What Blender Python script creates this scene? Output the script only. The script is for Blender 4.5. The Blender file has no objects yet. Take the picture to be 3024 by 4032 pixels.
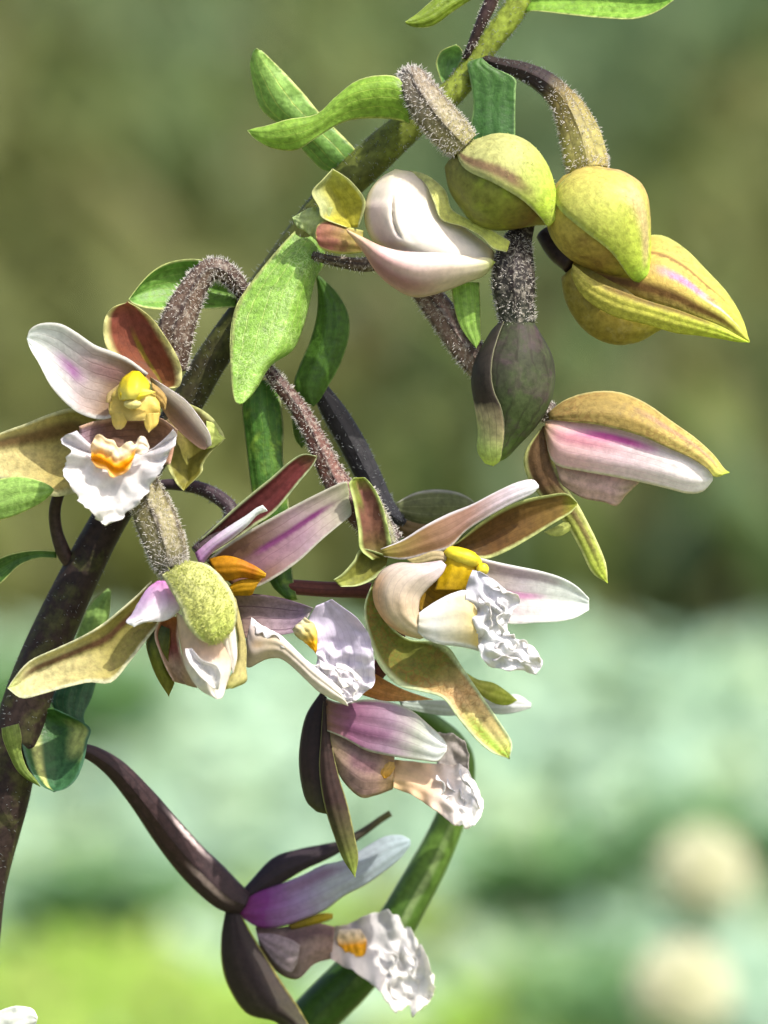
import bpy, math, random
from mathutils import Vector, noise
R = math.radians
random.seed(7)
sc = bpy.context.scene
COL = sc.collection

# ------------------------------------------------------------------ camera, sky, sun, exposure
S = 2.5e-5                      # metres per photo pixel in the plane of focus (frame is 7.6 x 10 cm)
CX, CY, DIST, PITCH = 1512.0, 2016.0, 0.45, R(12)
C0 = Vector((0, 0, 0.36))
FWD = Vector((0, math.cos(PITCH), -math.sin(PITCH)))
UP = Vector((0, math.sin(PITCH), math.cos(PITCH)))
RT = Vector((1, 0, 0))
CAM = C0 - FWD * DIST
cd = bpy.data.cameras.new('camera'); cam = bpy.data.objects.new('camera', cd); COL.objects.link(cam)
cam.location = CAM; cam.rotation_euler = (R(90) - PITCH, 0, 0)
cd.sensor_fit = 'HORIZONTAL'; cd.sensor_width = 24
cd.lens = 24 * DIST / (3024 * S)
cd.clip_start = 0.01; cd.clip_end = 400
cd.dof.use_dof = True; cd.dof.focus_distance = DIST - 0.0015; cd.dof.aperture_fstop = 15.5
sc.camera = cam
SUN = Vector((0.42, -0.28, 0.86)).normalized()
EL = math.asin(SUN.z); AZ = math.atan2(SUN.x, SUN.y)
w = bpy.data.worlds.new('World'); sc.world = w; w.use_nodes = True
nt = w.node_tree
sky = nt.nodes.new('ShaderNodeTexSky'); sky.sky_type = 'NISHITA'; sky.sun_disc = False
sky.sun_elevation = EL; sky.sun_rotation = AZ
sky.air_density = 0.75; sky.dust_density = 4.5; sky.ozone_density = 0.4
nt.links.new(sky.outputs[0], nt.nodes['Background'].inputs[0])
nt.nodes['Background'].inputs[1].default_value = 0.15
sl = bpy.data.lights.new('sun', 'SUN'); so = bpy.data.objects.new('sun', sl); COL.objects.link(so)
sl.energy = 3.3; sl.angle = R(0.5); sl.color = (1, 0.955, 0.87)
so.rotation_euler = SUN.to_track_quat('Z', 'Y').to_euler()
so.location = (0.5, -0.5, 1.5)
vs = sc.view_settings
vs.view_transform = 'Standard'; vs.look = 'None'; vs.gamma = 1; vs.exposure = 0.85; vs.use_curve_mapping = False
sc.render.engine = 'CYCLES'
sc.cycles.use_denoising = True
sc.cycles.max_bounces = 10; sc.cycles.transmission_bounces = 6; sc.cycles.diffuse_bounces = 6
sc.cycles.sample_clamp_indirect = 6

# ------------------------------------------------------------------ helpers
def pos(x, y, d=0.0):
    """photo pixel + depth (pixels towards the camera from the plane of focus) -> world"""
    return CAM + (FWD + RT * ((x - CX) * S / DIST) - UP * ((y - CY) * S / DIST)) * (DIST - S * d)
def ground_at(x, y, z=0.0):
    r = FWD + RT * ((x - CX) * S / DIST) - UP * ((y - CY) * S / DIST)
    return CAM + r * ((z - CAM.z) / r.z)
VW = {'A': (900, 0, 1100/1659), 'B': (1700, 0, 1324/1659), 'C': (0, 900, 1100/1659), 'D': (800, 800, 1100/1659),
      'E': (1700, 800, 1324/1659), 'F': (0, 1800, 1100/1659), 'G': (800, 1700, 900/1659), 'H': (1300, 1800, 1100/1659),
      'I': (1000, 2600, 1100/1659), 'J': (700, 3100, 1200/1659), 'K': (0, 2600, 1100/1659), 'P': (300, 1350, 600/1659),
      'Q': (550, 2100, 550/1659), 'R': (1400, 2100, 800/1659), 'T': (900, 2250, 600/1659), 'S': (0, 0, 1.0)}
def vp(v, x, y):
    o = VW[v]; return o[0] + x * o[2], o[1] + y * o[2]
def hx(h):
    c = [int(h[i:i+2], 16) / 255 for i in (0, 2, 4)]
    return tuple(x / 12.92 if x <= .04045 else ((x + .055) / 1.055) ** 2.4 for x in c) + (1,)
def cr(P, t):
    """Catmull-Rom through tuples P, t in 0..1"""
    n = len(P) - 1
    if n == 0: return P[0]
    f = min(max(t, 0), 1) * n; i = min(int(f), n - 1); f -= i
    p1, p2 = P[i], P[i+1]
    p0 = P[i-1] if i else tuple(2*a - b for a, b in zip(p1, p2))
    p3 = P[i+2] if i + 2 <= n else tuple(2*b - a for a, b in zip(p1, p2))
    return tuple(.5*(2*b + (c - a)*f + (2*a - 5*b + 4*c - d)*f*f + (3*b - a - 3*c + d)*f**3) for a, b, c, d in zip(p0, p1, p2, p3))
def spread(d, n):
    d = list(d) if isinstance(d, (list, tuple)) else [d, d]
    return [cr([(q,) for q in d], i / max(1, n - 1))[0] if len(d) > 2 else d[0] + (d[-1] - d[0]) * i / max(1, n - 1) for i in range(n)]
def sst(a, b, x):
    t = min(max((x - a) / (b - a), 0), 1); return t*t*(3 - 2*t)
WL = {}                                         # world location of every object
def place(o, parent, wl):
    WL[o] = wl.copy(); o.location = wl - (WL[parent] if parent else Vector())
    if parent: o.parent = parent
    COL.objects.link(o)
def mesh(name, verts, faces, mat, parent=None, uvs=None, smooth=True, kind=None, label=None, origin=None):
    c = origin or sum(verts, Vector()) / len(verts)
    me = bpy.data.meshes.new(name)
    me.from_pydata([v - c for v in verts], [], faces)
    if uvs:
        ul = me.uv_layers.new(name='UVMap'); vi = [0] * len(me.loops)
        me.loops.foreach_get('vertex_index', vi)
        ul.data.foreach_set('uv', [q for i in vi for q in uvs[i]])
    if smooth: me.polygons.foreach_set('use_smooth', [True] * len(me.polygons))
    if mat: me.materials.append(mat)
    o = bpy.data.objects.new(name, me)
    if kind: o['kind'] = kind
    if label: o['label'] = label
    place(o, parent, c)
    return o
def empty(name, wl, parent=None, label=None, cat=None, group=None):
    o = bpy.data.objects.new(name, None); o.empty_display_size = .004
    if label: o['label'] = label
    if cat: o['category'] = cat
    if group: o['group'] = group
    place(o, parent, wl)
    return o

# ------------------------------------------------------------------ materials
class NB:
    def __init__(s, name):
        s.m = bpy.data.materials.new(name); s.m.use_nodes = True; s.t = s.m.node_tree
        s.t.nodes.clear(); s.out = s.t.nodes.new('ShaderNodeOutputMaterial')
    def n(s, ty, **kw):
        q = s.t.nodes.new(ty)
        for k, v in kw.items(): setattr(q, k, v)
        return q
    def put(s, sock, v):
        if hasattr(v, 'is_output'): s.t.links.new(v, sock)
        else: sock.default_value = v
    def ma(s, op, a, b=0.0, clamp=False):
        q = s.n('ShaderNodeMath', operation=op, use_clamp=clamp); s.put(q.inputs[0], a); s.put(q.inputs[1], b); return q.outputs[0]
    def mr(s, x, a, b, c=0.0, d=1.0):
        q = s.n('ShaderNodeMapRange', interpolation_type='SMOOTHSTEP')
        for i, v in enumerate((x, a, b, c, d)): s.put(q.inputs[i], v)
        return q.outputs[0]
    def mix(s, f, a, b, bt='MIX'):
        q = s.n('ShaderNodeMix', data_type='RGBA', blend_type=bt); s.put(q.inputs[0], f); s.put(q.inputs[6], a); s.put(q.inputs[7], b); return q.outputs[2]
    def noise(s, vec, scale, det=3, rough=.55, dist=0.0):
        q = s.n('ShaderNodeTexNoise'); s.put(q.inputs['Vector'], vec)
        q.inputs['Scale'].default_value = scale; q.inputs['Detail'].default_value = det; q.inputs['Roughness'].default_value = rough; q.inputs['Distortion'].default_value = dist
        return q.outputs[0]
    def ramp(s, f, stops):
        q = s.n('ShaderNodeValToRGB'); e = q.color_ramp.elements
        stops = sorted(stops)
        e[0].position, e[0].color = stops[0][0], hx(stops[0][1])
        if len(stops) == 1: e.remove(e[1])
        else: e[1].position, e[1].color = stops[-1][0], hx(stops[-1][1])
        for p, c in stops[1:-1]:
            k = e.new(p); k.color = hx(c)
        s.put(q.inputs[0], f); return q.outputs[0]
MC = {}
def PM(name, ramp, edge=None, ew=.12, streaks=(), veins=None, mottle=(), ret=None, trans=.28, rough=.58, spec=.22,
       bump=.25, bscale=1100, var=.22, gain=1.0):
    key = repr((name, ramp, edge, ew, streaks, veins, mottle, ret, trans, rough, bump, bscale, var, gain))
    if key in MC: return MC[key]
    b = NB(name)
    uvn = b.n('ShaderNodeUVMap'); sp = b.n('ShaderNodeSeparateXYZ'); b.put(sp.inputs[0], uvn.outputs[0])
    u, v = sp.outputs[0], sp.outputs[1]
    tc = b.n('ShaderNodeTexCoord').outputs['Object']
    nz = b.noise(tc, 320, 3); nf = b.noise(tc, 1500, 4, .65)
    du = b.ma('MULTIPLY', b.ma('SUBTRACT', nz, .5), .16)
    dv = b.ma('MULTIPLY', b.ma('SUBTRACT', nf, .5), .05)
    u2 = b.ma('ADD', u, du); v2 = b.ma('ADD', v, dv)
    if isinstance(ramp, str): ramp = [(0, ramp)]
    col = b.ramp(u2, ramp)
    for (h, v0, vw, u0, u1, st) in streaks:
        m = b.mr(b.ma('ABSOLUTE', b.ma('SUBTRACT', v2, v0)), vw * .15, vw, 1.0, 0.0)
        m = b.ma('MULTIPLY', m, b.mr(u2, u0 - .04, u0 + .12)); m = b.ma('MULTIPLY', m, b.mr(u2, u1 - .16, u1 + .04, 1.0, 0.0))
        col = b.mix(b.ma('MULTIPLY', m, st), col, hx(h))
    if veins:
        h, cnt, st = veins[:3]
        sn = b.ma('ABSOLUTE', b.ma('SINE', b.ma('MULTIPLY', b.ma('ADD', v, b.ma('MULTIPLY', b.ma('SUBTRACT', nz, .5), .10)), math.pi * cnt)))
        m = b.ma('MULTIPLY', b.mr(sn, 0.0, veins[3] if len(veins) > 3 else .32, 1.0, 0.0), b.mr(u, .55, 1.0, 1.0, .35))
        m = b.ma('MULTIPLY', m, b.mr(nf, .3, .6, .35, 1.0))
        col = b.mix(b.ma('MULTIPLY', m, st), col, hx(h)); vm = b.ma('MULTIPLY', m, -.5)
    for (h, scale, am) in mottle:
        col = b.mix(b.ma('MULTIPLY', b.mr(b.noise(tc, scale, 4, .6, .4), .46, .64), am), col, hx(h))
    bh = b.ma('ADD', nf, vm) if veins else nf
    if ret:
        h, scale, am = ret; scale *= 1.5; am *= .7
        vo = b.n('ShaderNodeTexVoronoi', feature='DISTANCE_TO_EDGE'); b.put(vo.inputs['Vector'], b.mix(.003, tc, b.n('ShaderNodeTexNoise').outputs[1])); vo.inputs['Scale'].default_value = scale
        line = b.mr(vo.outputs[0], .02, .16, 1.0, 0.0)
        col = b.mix(b.ma('MULTIPLY', b.ma('MULTIPLY', line, b.mr(nz, .35, .6)), am), col, hx(h))
        bh = b.ma('SUBTRACT', bh, b.ma('MULTIPLY', line, .2))
    if edge:
        m = b.mr(b.ma('ABSOLUTE', b.ma('SUBTRACT', b.ma('MULTIPLY', v2, 2.0), 1.0)), 1 - ew * 1.6, 1 - ew * .25)
        col = b.mix(m, col, hx(edge))
    if var:
        col = b.mix(1.0, col, b.ramp(nf, [(.28, '%02x%02x%02x' % ((int(255 * (1 - var)),) * 3)), (.62, 'ffffff')]), 'MULTIPLY')
    if gain != 1: col = b.mix(1.0, col, (gain*1.04, gain, gain*.9, 1), 'MULTIPLY')
    pr = b.n('ShaderNodeBsdfPrincipled'); b.put(pr.inputs['Base Color'], col)
    b.put(pr.inputs['Roughness'], b.mr(nf, .3, .7, rough - .08, rough + .12)); pr.inputs['Specular IOR Level'].default_value = spec
    bm = b.n('ShaderNodeBump'); bm.inputs['Strength'].default_value = bump; bm.inputs['Distance'].default_value = .00018
    nb = b.noise(tc, bscale, 3, .6)
    b.put(bm.inputs['Height'], b.ma('ADD', b.ma('MULTIPLY', bh, .5), nb)); b.put(pr.inputs['Normal'], bm.outputs[0])
    sh = pr.outputs[0]
    if trans:
        tr = b.n('ShaderNodeBsdfTranslucent'); b.put(tr.inputs[0], b.mix(.25, col, hx('ffffd0'), 'MULTIPLY'))
        mx = b.n('ShaderNodeMixShader'); mx.inputs[0].default_value = trans
        b.put(mx.inputs[1], sh); b.put(mx.inputs[2], tr.outputs[0]); sh = mx.outputs[0]
    b.put(b.out.inputs[0], sh)
    MC[key] = b.m
    return b.m
def simple(name, h, rough=.6, trans=0.0, attr=False):
    b = NB(name); pr = b.n('ShaderNodeBsdfPrincipled'); pr.inputs['Roughness'].default_value = rough; pr.inputs['Specular IOR Level'].default_value = .25
    if attr:
        at = b.n('ShaderNodeVertexColor'); at.layer_name = 'col'; c = at.outputs[0]
    else:
        tc = b.n('ShaderNodeTexCoord').outputs['Object']
        c = b.mix(b.noise(tc, 900, 2), hx(h), tuple(q * .8 for q in hx(h)[:3]) + (1,))
    b.put(pr.inputs['Base Color'], c); sh = pr.outputs[0]
    if trans:
        tr = b.n('ShaderNodeBsdfTranslucent'); b.put(tr.inputs[0], c); mx = b.n('ShaderNodeMixShader'); mx.inputs[0].default_value = trans
        b.put(mx.inputs[1], sh); b.put(mx.inputs[2], tr.outputs[0]); sh = mx.outputs[0]
    b.put(b.out.inputs[0], sh); return b.m
HAIR = simple('pale_hair', 'fbf7f2', .5, .5)
HAIR_GREEN = simple('yellow_green_hair', 'e4e894', .5, .45)
HAIR_DARK = simple('grey_hair', '9aa0a0', .5, .35)

# ------------------------------------------------------------------ shape builders
def sheet(grid, nu, nv, thick, name, mat, parent, label=None, uvf=None):
    """two-sided sheet with thickness from a world-space grid"""
    W = [[Vector(p) for p in row] for row in grid]
    N = [[None] * nv for _ in range(nu)]
    for i in range(nu):
        for j in range(nv):
            a = W[min(i+1, nu-1)][j] - W[max(i-1, 0)][j]; c = W[i][min(j+1, nv-1)] - W[i][max(j-1, 0)]
            n = a.cross(c)
            N[i][j] = n.normalized() if n.length > 1e-14 else None
    for i in range(nu):
        for j in range(nv):
            if N[i][j] is None: N[i][j] = next((N[k][j] for k in (i-1, i+1, i-2, i+2) if 0 <= k < nu and N[k][j] is not None), -FWD)
    vs_, uv, fs = [], [], []
    for s in (1, -1):
        for i in range(nu):
            for j in range(nv):
                e = min(j, nv-1-j) / (nv-1) * 2; t = thick * S * .5 * (.35 + .65 * sst(0, .35, e))
                vs_.append(W[i][j] + N[i][j] * (s * t)); uv.append((i / (nu-1), j / (nv-1)))
    o = nu * nv
    for i in range(nu - 1):
        for j in range(nv - 1):
            a, b_, c, d = i*nv+j, i*nv+j+1, (i+1)*nv+j+1, (i+1)*nv+j
            fs.append((a, d, c, b_)); fs.append((o+a, o+b_, o+c, o+d))
    for i in range(nu - 1):
        a, d = i*nv, (i+1)*nv; fs.append((a, o+a, o+d, d))
        a, d = i*nv+nv-1, (i+1)*nv+nv-1; fs.append((a, d, o+d, o+a))
    for j in range(nv - 1):
        a = j; fs.append((a, a+1, o+a+1, o+a)); a = (nu-1)*nv+j; fs.append((a, o+a, o+a+1, a+1))
    ob = mesh(name, vs_, fs, mat, parent, uv, label=label)
    return ob, W, N
SEED = [0]
def petal(parent, name, view, st, mat, d=0, cup=0, el=0, er=0, mt=.5, crease=0.0, rip=0, ripf=5, jag=0, crum=0, crumw=70,
          cu=(-1, -.5), wav=7, thick=5.5, nu=30, nv=15, label=None, ck=None, dip=0, rib=2.2, ribn=3, groove=None):
    el *= .75; er *= .75; cup *= ck or (.5 if cup > 0 else .9)
    SEED[0] += 1; sd = SEED[0] * 3.17
    n = len(st); dd = spread(d, n); A = []
    sp_ = [(vp(view, q[0], q[1]), vp(view, q[-2], q[-1])) for q in st]
    wd = [math.dist(a, b) for a, b in sp_]; wm = max(wd)
    for i, (L, Rr) in enumerate(sp_):
        k = wd[i] / wm
        A.append((L[0], L[1], dd[i] + el*k, L[0] + (Rr[0]-L[0])*mt, L[1] + (Rr[1]-L[1])*mt, dd[i] + cup*k, Rr[0], Rr[1], dd[i] + er*k))
    grid = []
    for i in range(nu):
        u = i / (nu - 1); q = cr(A, u); L, M, Q = q[0:3], q[3:6], q[6:9]; row = []
        wx, wy = Q[0]-L[0], Q[1]-L[1]; wl = math.hypot(wx, wy) + 1e-6
        for j in range(nv):
            v = j / (nv - 1)
            a, m, c = 2*(v-.5)*(v-1), 4*v*(1-v), 2*v*(v-.5)
            p = [a*L[k] + m*M[k] + c*Q[k] for k in range(3)]
            if crease:
                l = [L[k] + (M[k]-L[k])*2*v if v < .5 else M[k] + (Q[k]-M[k])*(2*v-1) for k in range(3)]
                p = [p[k]*(1-crease) + l[k]*crease for k in range(3)]
            e = abs(2*v-1); sg = 1 if v > .5 else -1
            p[2] += wav * noise.noise(Vector((p[0]/170, p[1]/170, sd)))
            p[2] += rib * math.cos(2*math.pi*ribn*v + 2*noise.noise(Vector((u*2, v, sd)))) * min(1, wl/90)
            p[1] += dip * (1 - e*e) * (1 - u)**3
            if groove:               # a narrow crease between two overlapping petals
                gv0, gv1, gu0, gu1, gd, gw = groove; vc = gv0 + (gv1 - gv0)*min(max((u - gu0)/(gu1 - gu0), 0), 1)
                p[2] -= gd * math.exp(-((v - vc)/gw)**2) * sst(gu0, gu0 + .08, u) * sst(gu1, gu1 - .1, u)
                p[2] += gd*.5 * sst(vc + .12, vc - .02, v) * sst(gu0, gu0 + .1, u) * sst(gu1 + .1, gu1, u) * (v < vc + .12)
            if rip: p[2] += rip * e**2.2 * math.sin(2*math.pi*ripf*u + (1.9 if sg > 0 else 0) + 2*noise.noise(Vector((u*4, sd, sg))))
            if jag:
                jj = (jag * noise.noise(Vector((u*wm/28 + sd, sg*3.3, sd))) + .6*jag * noise.noise(Vector((u*wm/11 + sd, sg*5.3, sd)))) * sst(.55, 1, e) * min(1, wl/120) * (.2 + .8*sst(cu[0], cu[1], u) if crum else 1)
                p[0] += wx/wl*jj*sg; p[1] += wy/wl*jj*sg
            if crum:
                ms = sst(cu[0], cu[1], u)
                z1 = noise.noise(Vector((p[0]/crumw, p[1]/crumw, sd))); z2 = noise.noise(Vector((p[0]/crumw*2.3, p[1]/crumw*2.3, sd+9)))
                z3 = noise.noise(Vector((p[0]/crumw*4.7, p[1]/crumw*4.7, sd+5)))
                tri = 0                  # creases running in several directions, like crumpled paper
                for k in range(5):
                    an = k*1.13 + sd; q_ = (p[0]*math.cos(an) + p[1]*math.sin(an))/(crumw*(.8 + .23*k)) + .5*z1 + k*.37
                    tri += abs((q_ % 1)*2 - 1) - .5
                p[2] += crum*ms*(.42*tri + .5*(.5-abs(z1)*2) + .2*z2 + .1*z3)
                p[0] += crum*ms*.30*noise.noise(Vector((p[0]/crumw*1.6, p[1]/crumw*1.6, sd+20)))
                p[1] += crum*ms*.30*noise.noise(Vector((p[0]/crumw*1.6, p[1]/crumw*1.6, sd+30)))
            row.append(pos(*p))
        grid.append(row)
    return sheet(grid, nu, nv, thick, name, mat, parent, label)
class Tube: pass
def tube(parent, name, view, pts, mat, d=0, ribs=0, ra=.06, nseg=None, sides=20, flat=1.0, bump=0.0, label=None, extra=None):
    """lofted stem / ovary / bud body; pts (x, y, r) in view pixels; extra = world points (Vector, r in px) appended at the start"""
    SEED[0] += 1; sd = SEED[0] * 2.3
    s = VW[view][2]; dd = spread(d, len(pts)); A = []
    for (x, y, r), z in zip(pts, dd):
        w_ = pos(*vp(view, x, y), z); A.append((w_.x, w_.y, w_.z, r*s*S))
    if extra:                              # run the stem down to the ground, points crowding towards the first one
        b0, rb = extra; a0 = Vector(A[0][:3]); dr = (a0 - Vector(A[1][:3])).normalized(); ln = (a0 - b0).length; ex = []
        for f in (1, .72, .5, .34, .23, .15, .1, .06, .035, .018):
            q = (a0 + (b0 - a0)*f).lerp(a0 + dr*ln*f, (1-f)**3); ex.append((q.x, q.y, q.z, A[0][3] + (rb*S - A[0][3])*f))
        A = ex + A
    nseg = nseg or max(14, len(A) * 5)
    T = Tube(); T.A = A; T.flat = flat
    def frame(u):
        q = cr(A, u); p = Vector(q[:3]); e = .004
        t = (Vector(cr(A, min(1, u+e))[:3]) - Vector(cr(A, max(0, u-e))[:3])).normalized()
        n2 = -FWD - t * (-FWD).dot(t)
        n2 = n2.normalized() if n2.length > .05 else UP
        return p, t, t.cross(n2), n2, max(q[3], 1e-6)
    def surf(u, th, off=0.0):
        p, t, n1, n2, r = frame(u)
        rr = r * (1 + ra*math.cos(ribs*th + .4) if ribs else 1)
        if bump: rr *= 1 + bump*noise.noise(Vector((u*9, math.cos(th)*1.5 + sd, math.sin(th)*1.5)))
        dr = n1*math.sin(th) + n2*math.cos(th)*flat
        return p + dr*(rr + off*S), (n1*math.sin(th) + n2*math.cos(th)).normalized(), t
    T.surf = surf
    V, UVs, F = [], [], []
    for i in range(nseg + 1):
        u = i / nseg
        for k in range(sides + 1):
            V.append(surf(u, 2*math.pi*k/sides)[0]); UVs.append((u, k/sides))
    m = sides + 1
    for i in range(nseg):
        for k in range(sides): F.append((i*m+k, i*m+k+1, (i+1)*m+k+1, (i+1)*m+k))
    for i in (0, nseg):
        V.append(Vector(cr(A, i/nseg)[:3])); UVs.append((i/nseg, .5)); c = len(V) - 1
        F += [(c, i*m+k, i*m+k+1) if i else (c, i*m+k+1, i*m+k) for k in range(sides)]
    T.o = mesh(name, V, F, mat, parent, UVs, label=label)
    return T
def wrap(parent, name, T, rng, mat, off=14, thick=10, nu=30, nv=17, lift=(0, 0), label=None):
    """sepal lying on a lofted bud: rng = (u, angle1, angle2) in degrees, 0 faces the camera"""
    grid = []
    for i in range(nu):
        u, a, b_ = cr(rng, i / (nu-1)); row = []
        for j in range(nv):
            v = j/(nv-1); th = R(a + (b_-a)*v)
            row.append(T.surf(min(max(u, 0), 1), th, off + lift[0]*(1-v)**3 + lift[1]*v**3)[0])
        grid.append(row)
    return sheet(grid, nu, nv, thick, name, mat, parent, label)
def spikes(parent, pts, mat, L, rad=2.6, name='hairs'):
    V, F = [], []
    for p, n, t in pts:
        j = Vector((random.gauss(0, 1), random.gauss(0, 1), random.gauss(0, 1))) * .28
        dr = (n + j).normalized(); l = L * S * random.uniform(.55, 1.25)
        a = dr.orthogonal().normalized(); b_ = dr.cross(a); k = len(V); r = rad*S
        mid = p + dr*l*.6 + j*l*.25; tip = p + dr*l + j*l*.8
        for q in range(3):
            an = 2*math.pi*q/3; V.append(p - dr*S*3 + (a*math.cos(an) + b_*math.sin(an))*r)
        for q in range(3):
            an = 2*math.pi*q/3; V.append(mid + (a*math.cos(an) + b_*math.sin(an))*r*.75)
        V.append(tip)
        for q in range(3):
            q2 = (q+1) % 3; F.append((k+q, k+q2, k+3+q2, k+3+q)); F.append((k+3+q, k+3+q2, k+6))
    return mesh(name, V, F, mat, parent, kind='stuff')
def fuzz(parent, T, n, L=26, u0=0.0, u1=1.0, mat=None, rad=1.25):
    n = int(n*.68); L *= .58
    return spikes(parent, [T.surf(random.uniform(u0, u1), random.uniform(-math.pi, math.pi)) for _ in range(n)], mat or HAIR, L, rad)
def fuzz_sheet(parent, sh, n, L, mat, sign=None, rad=2.6):
    _, W, N = sh; out = []
    for _ in range(n):
        i = random.randrange(len(W)-2); j = random.randrange(int(len(W[0])*.13), int(len(W[0])*.9)); f, g = random.random(), random.random()
        p = (W[i][j]*(1-f) + W[i+1][j]*f)*(1-g) + (W[i][j+1]*(1-f) + W[i+1][j+1]*f)*g
        nn = N[i][j]; nn = nn if nn.dot(-FWD) > 0 else -nn
        out.append((p, nn, nn))
    return spikes(parent, out, mat, L, rad)
def blob(parent, name, view, c, r, mat, d=0, rot=0, amp=.12, sc_=2.0, rz=None, nu=18, nv=24, label=None):
    SEED[0] += 1; sd = SEED[0]*1.7; s = VW[view][2]; x, y = vp(view, *c)
    V, UVs, F = [], [], []; ca, sa = math.cos(R(rot)), math.sin(R(rot)); rz = (rz or min(r)) * s
    for i in range(nu + 1):
        ph = math.pi*i/nu
        for k in range(nv + 1):
            th = 2*math.pi*k/nv; q = Vector((math.sin(ph)*math.cos(th), -math.cos(ph), math.sin(ph)*math.sin(th)))
            a = 1 + amp*noise.noise(q*sc_ + Vector((sd, 0, 0))) + amp*.5*noise.noise(q*sc_*2.5 + Vector((0, sd, 0)))
            lx, ly = q.x*r[0]*s*a, q.y*r[1]*s*a
            V.append(pos(x + lx*ca - ly*sa, y + lx*sa + ly*ca, d + q.z*rz*a)); UVs.append((i/nu, k/nv))
    m = nv + 1
    for i in range(nu):
        for k in range(nv): F.append((i*m+k, i*m+k+1, (i+1)*m+k+1, (i+1)*m+k))
    return mesh(name, V, F, mat, parent, UVs, label=label)

def frill(parent, view, path, d, h, mat, wig=12, wl=50, lean=(0, 0), name='frill'):
    """papery wavy crest standing on the lip along a path"""
    SEED[0] += 1; sd = SEED[0]*2.9; P_ = [vp(view, *q) for q in path]; ln = sum(math.dist(a, b_) for a, b_ in zip(P_, P_[1:]))
    nu = max(14, int(ln/5)); dd = spread(d, nu); grid = []
    for i in range(nu):
        u = i/(nu-1); x, y = cr(P_, u); x2, y2 = cr(P_, min(1, u+.02)); x1, y1 = cr(P_, max(0, u-.02)); tl = math.hypot(x2-x1, y2-y1) + 1e-6
        nx, ny = -(y2-y1)/tl, (x2-x1)/tl; env = sst(0, .12, u)*sst(0, .12, 1-u); row = []
        for j in range(6):
            v = j/5; w_ = wig*v*(math.sin(2*math.pi*u*ln/wl + 2.5*noise.noise(Vector((u*ln/60, sd, 0)))) + .8*noise.noise(Vector((u*ln/30, sd, 4))))
            hh = h*v*env*(.75 + .5*noise.noise(Vector((u*ln/26, sd, 8))))
            row.append(pos(x + nx*w_ + lean[0]*v*env, y + ny*w_ + lean[1]*v*env, dd[i] + hh))
        grid.append(row)
    return sheet(grid, nu, 6, 5, name, mat, parent)

# ------------------------------------------------------------------ the setting: ground and vegetation far behind
def blades(name, label, cat, spots, hts, wid, cols, lean=.35, seg=4, trans=.3, kind='stuff', tint=False):
    """many tapering bent blades in one mesh, each with its own colour; spots = list of (x, y)"""
    V, F, C = [], [], []
    for (x, y) in spots:
        h = random.uniform(*hts); a = random.uniform(0, 2*math.pi); ln = lean*random.uniform(.2, 1.2)*h
        wd = random.uniform(*wid); b_ = a + math.pi/2 + random.gauss(0, .5)
        c = hx(random.choice(cols)); g = random.uniform(.8, 1.15)
        if tint:                                    # drifts of greener and browner growth
            k_ = noise.noise(Vector((x*4.5, y*.7, 3.1)))*2.2; h_ = hx('5a7450' if k_ > 0 else '707440'); k_ = min(abs(k_), .7)
            c = tuple(a_*(1-k_) + b2_*k_ for a_, b2_ in zip(c, h_))
        c = tuple(q*g for q in c[:3]) + (1,)
        k = len(V)
        for i in range(seg + 1):
            t = i/seg; ce = Vector((x + math.cos(a)*ln*t*t, y + math.sin(a)*ln*t*t, h*(t - .18*t*t*lean)))
            s_ = wd*.5*(1 - t**2.2)*(.6 + .8*min(1, t*2)) + .0002
            e = Vector((math.cos(b_), math.sin(b_), .1))*s_
            V += [ce - e, ce + e]; C += [c, c]
        F += [(k+2*i, k+2*i+1, k+2*i+3, k+2*i+2) for i in range(seg)]
    o = mesh(name, V, F, simple(name + '_blades', '', .55, trans, True), kind=kind, label=label, origin=Vector((0, 1.5, 0)))
    at = o.data.color_attributes.new('col', 'FLOAT_COLOR', 'POINT'); at.data.foreach_set('color', [q for c in C for q in c])
    o['category'] = cat
    return o
def ground_mat():
    b = NB('meadow_ground'); tc = b.n('ShaderNodeTexCoord').outputs['Object']
    c = b.ramp(b.noise(tc, 3.2, 4), [(.3, '4a5230'), (.5, '6b7040'), (.65, '7d7a4c')])
    c = b.mix(b.mr(b.noise(tc, 45, 3), .45, .6), c, hx('55602f'))
    pr = b.n('ShaderNodeBsdfPrincipled'); pr.inputs['Roughness'].default_value = .9; b.put(pr.inputs['Base Color'], c)
    b.put(b.out.inputs[0], pr.outputs[0]); return b.m
NG = 24
gv = [Vector((-60 + 120*i/NG, -20 + 120*j/NG, 0)) for i in range(NG+1) for j in range(NG+1)]
gf = [(i*(NG+1)+j, (i+1)*(NG+1)+j, (i+1)*(NG+1)+j+1, i*(NG+1)+j+1) for i in range(NG) for j in range(NG)]
mesh('ground', gv, gf, ground_mat(), kind='structure', smooth=False, origin=Vector((0, 1.5, 0)))
def zone(n, x0, x1, y0, y1): return [(random.uniform(x0, x1), random.uniform(y0, y1)) for _ in range(n)]
def px_zone(n, cx, cy, rx, ry, z=.03):
    out = []
    while len(out) < n:
        a, r = random.uniform(0, 6.283), math.sqrt(random.random())
        p = ground_at(cx + rx*r*math.cos(a), cy + ry*r*math.sin(a), z); out.append((p.x, p.y))
    return out
def tone(x, y, s=5.0): return noise.noise(Vector((x*s, y*s*.5, 3.1)))
blades('reed_bed', 'blurred olive and brown grasses filling the far background', 'grasses',
       zone(16000, -1.3, 1.3, 1.42, 5.2), (.03, .10), (.014, .032), ['5e6e30', '606c3a', '586636', '686438', '605e38', '5a6e48', '647034', '5c6e42'], .9, 3, trans=.35, tint=True)
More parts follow.
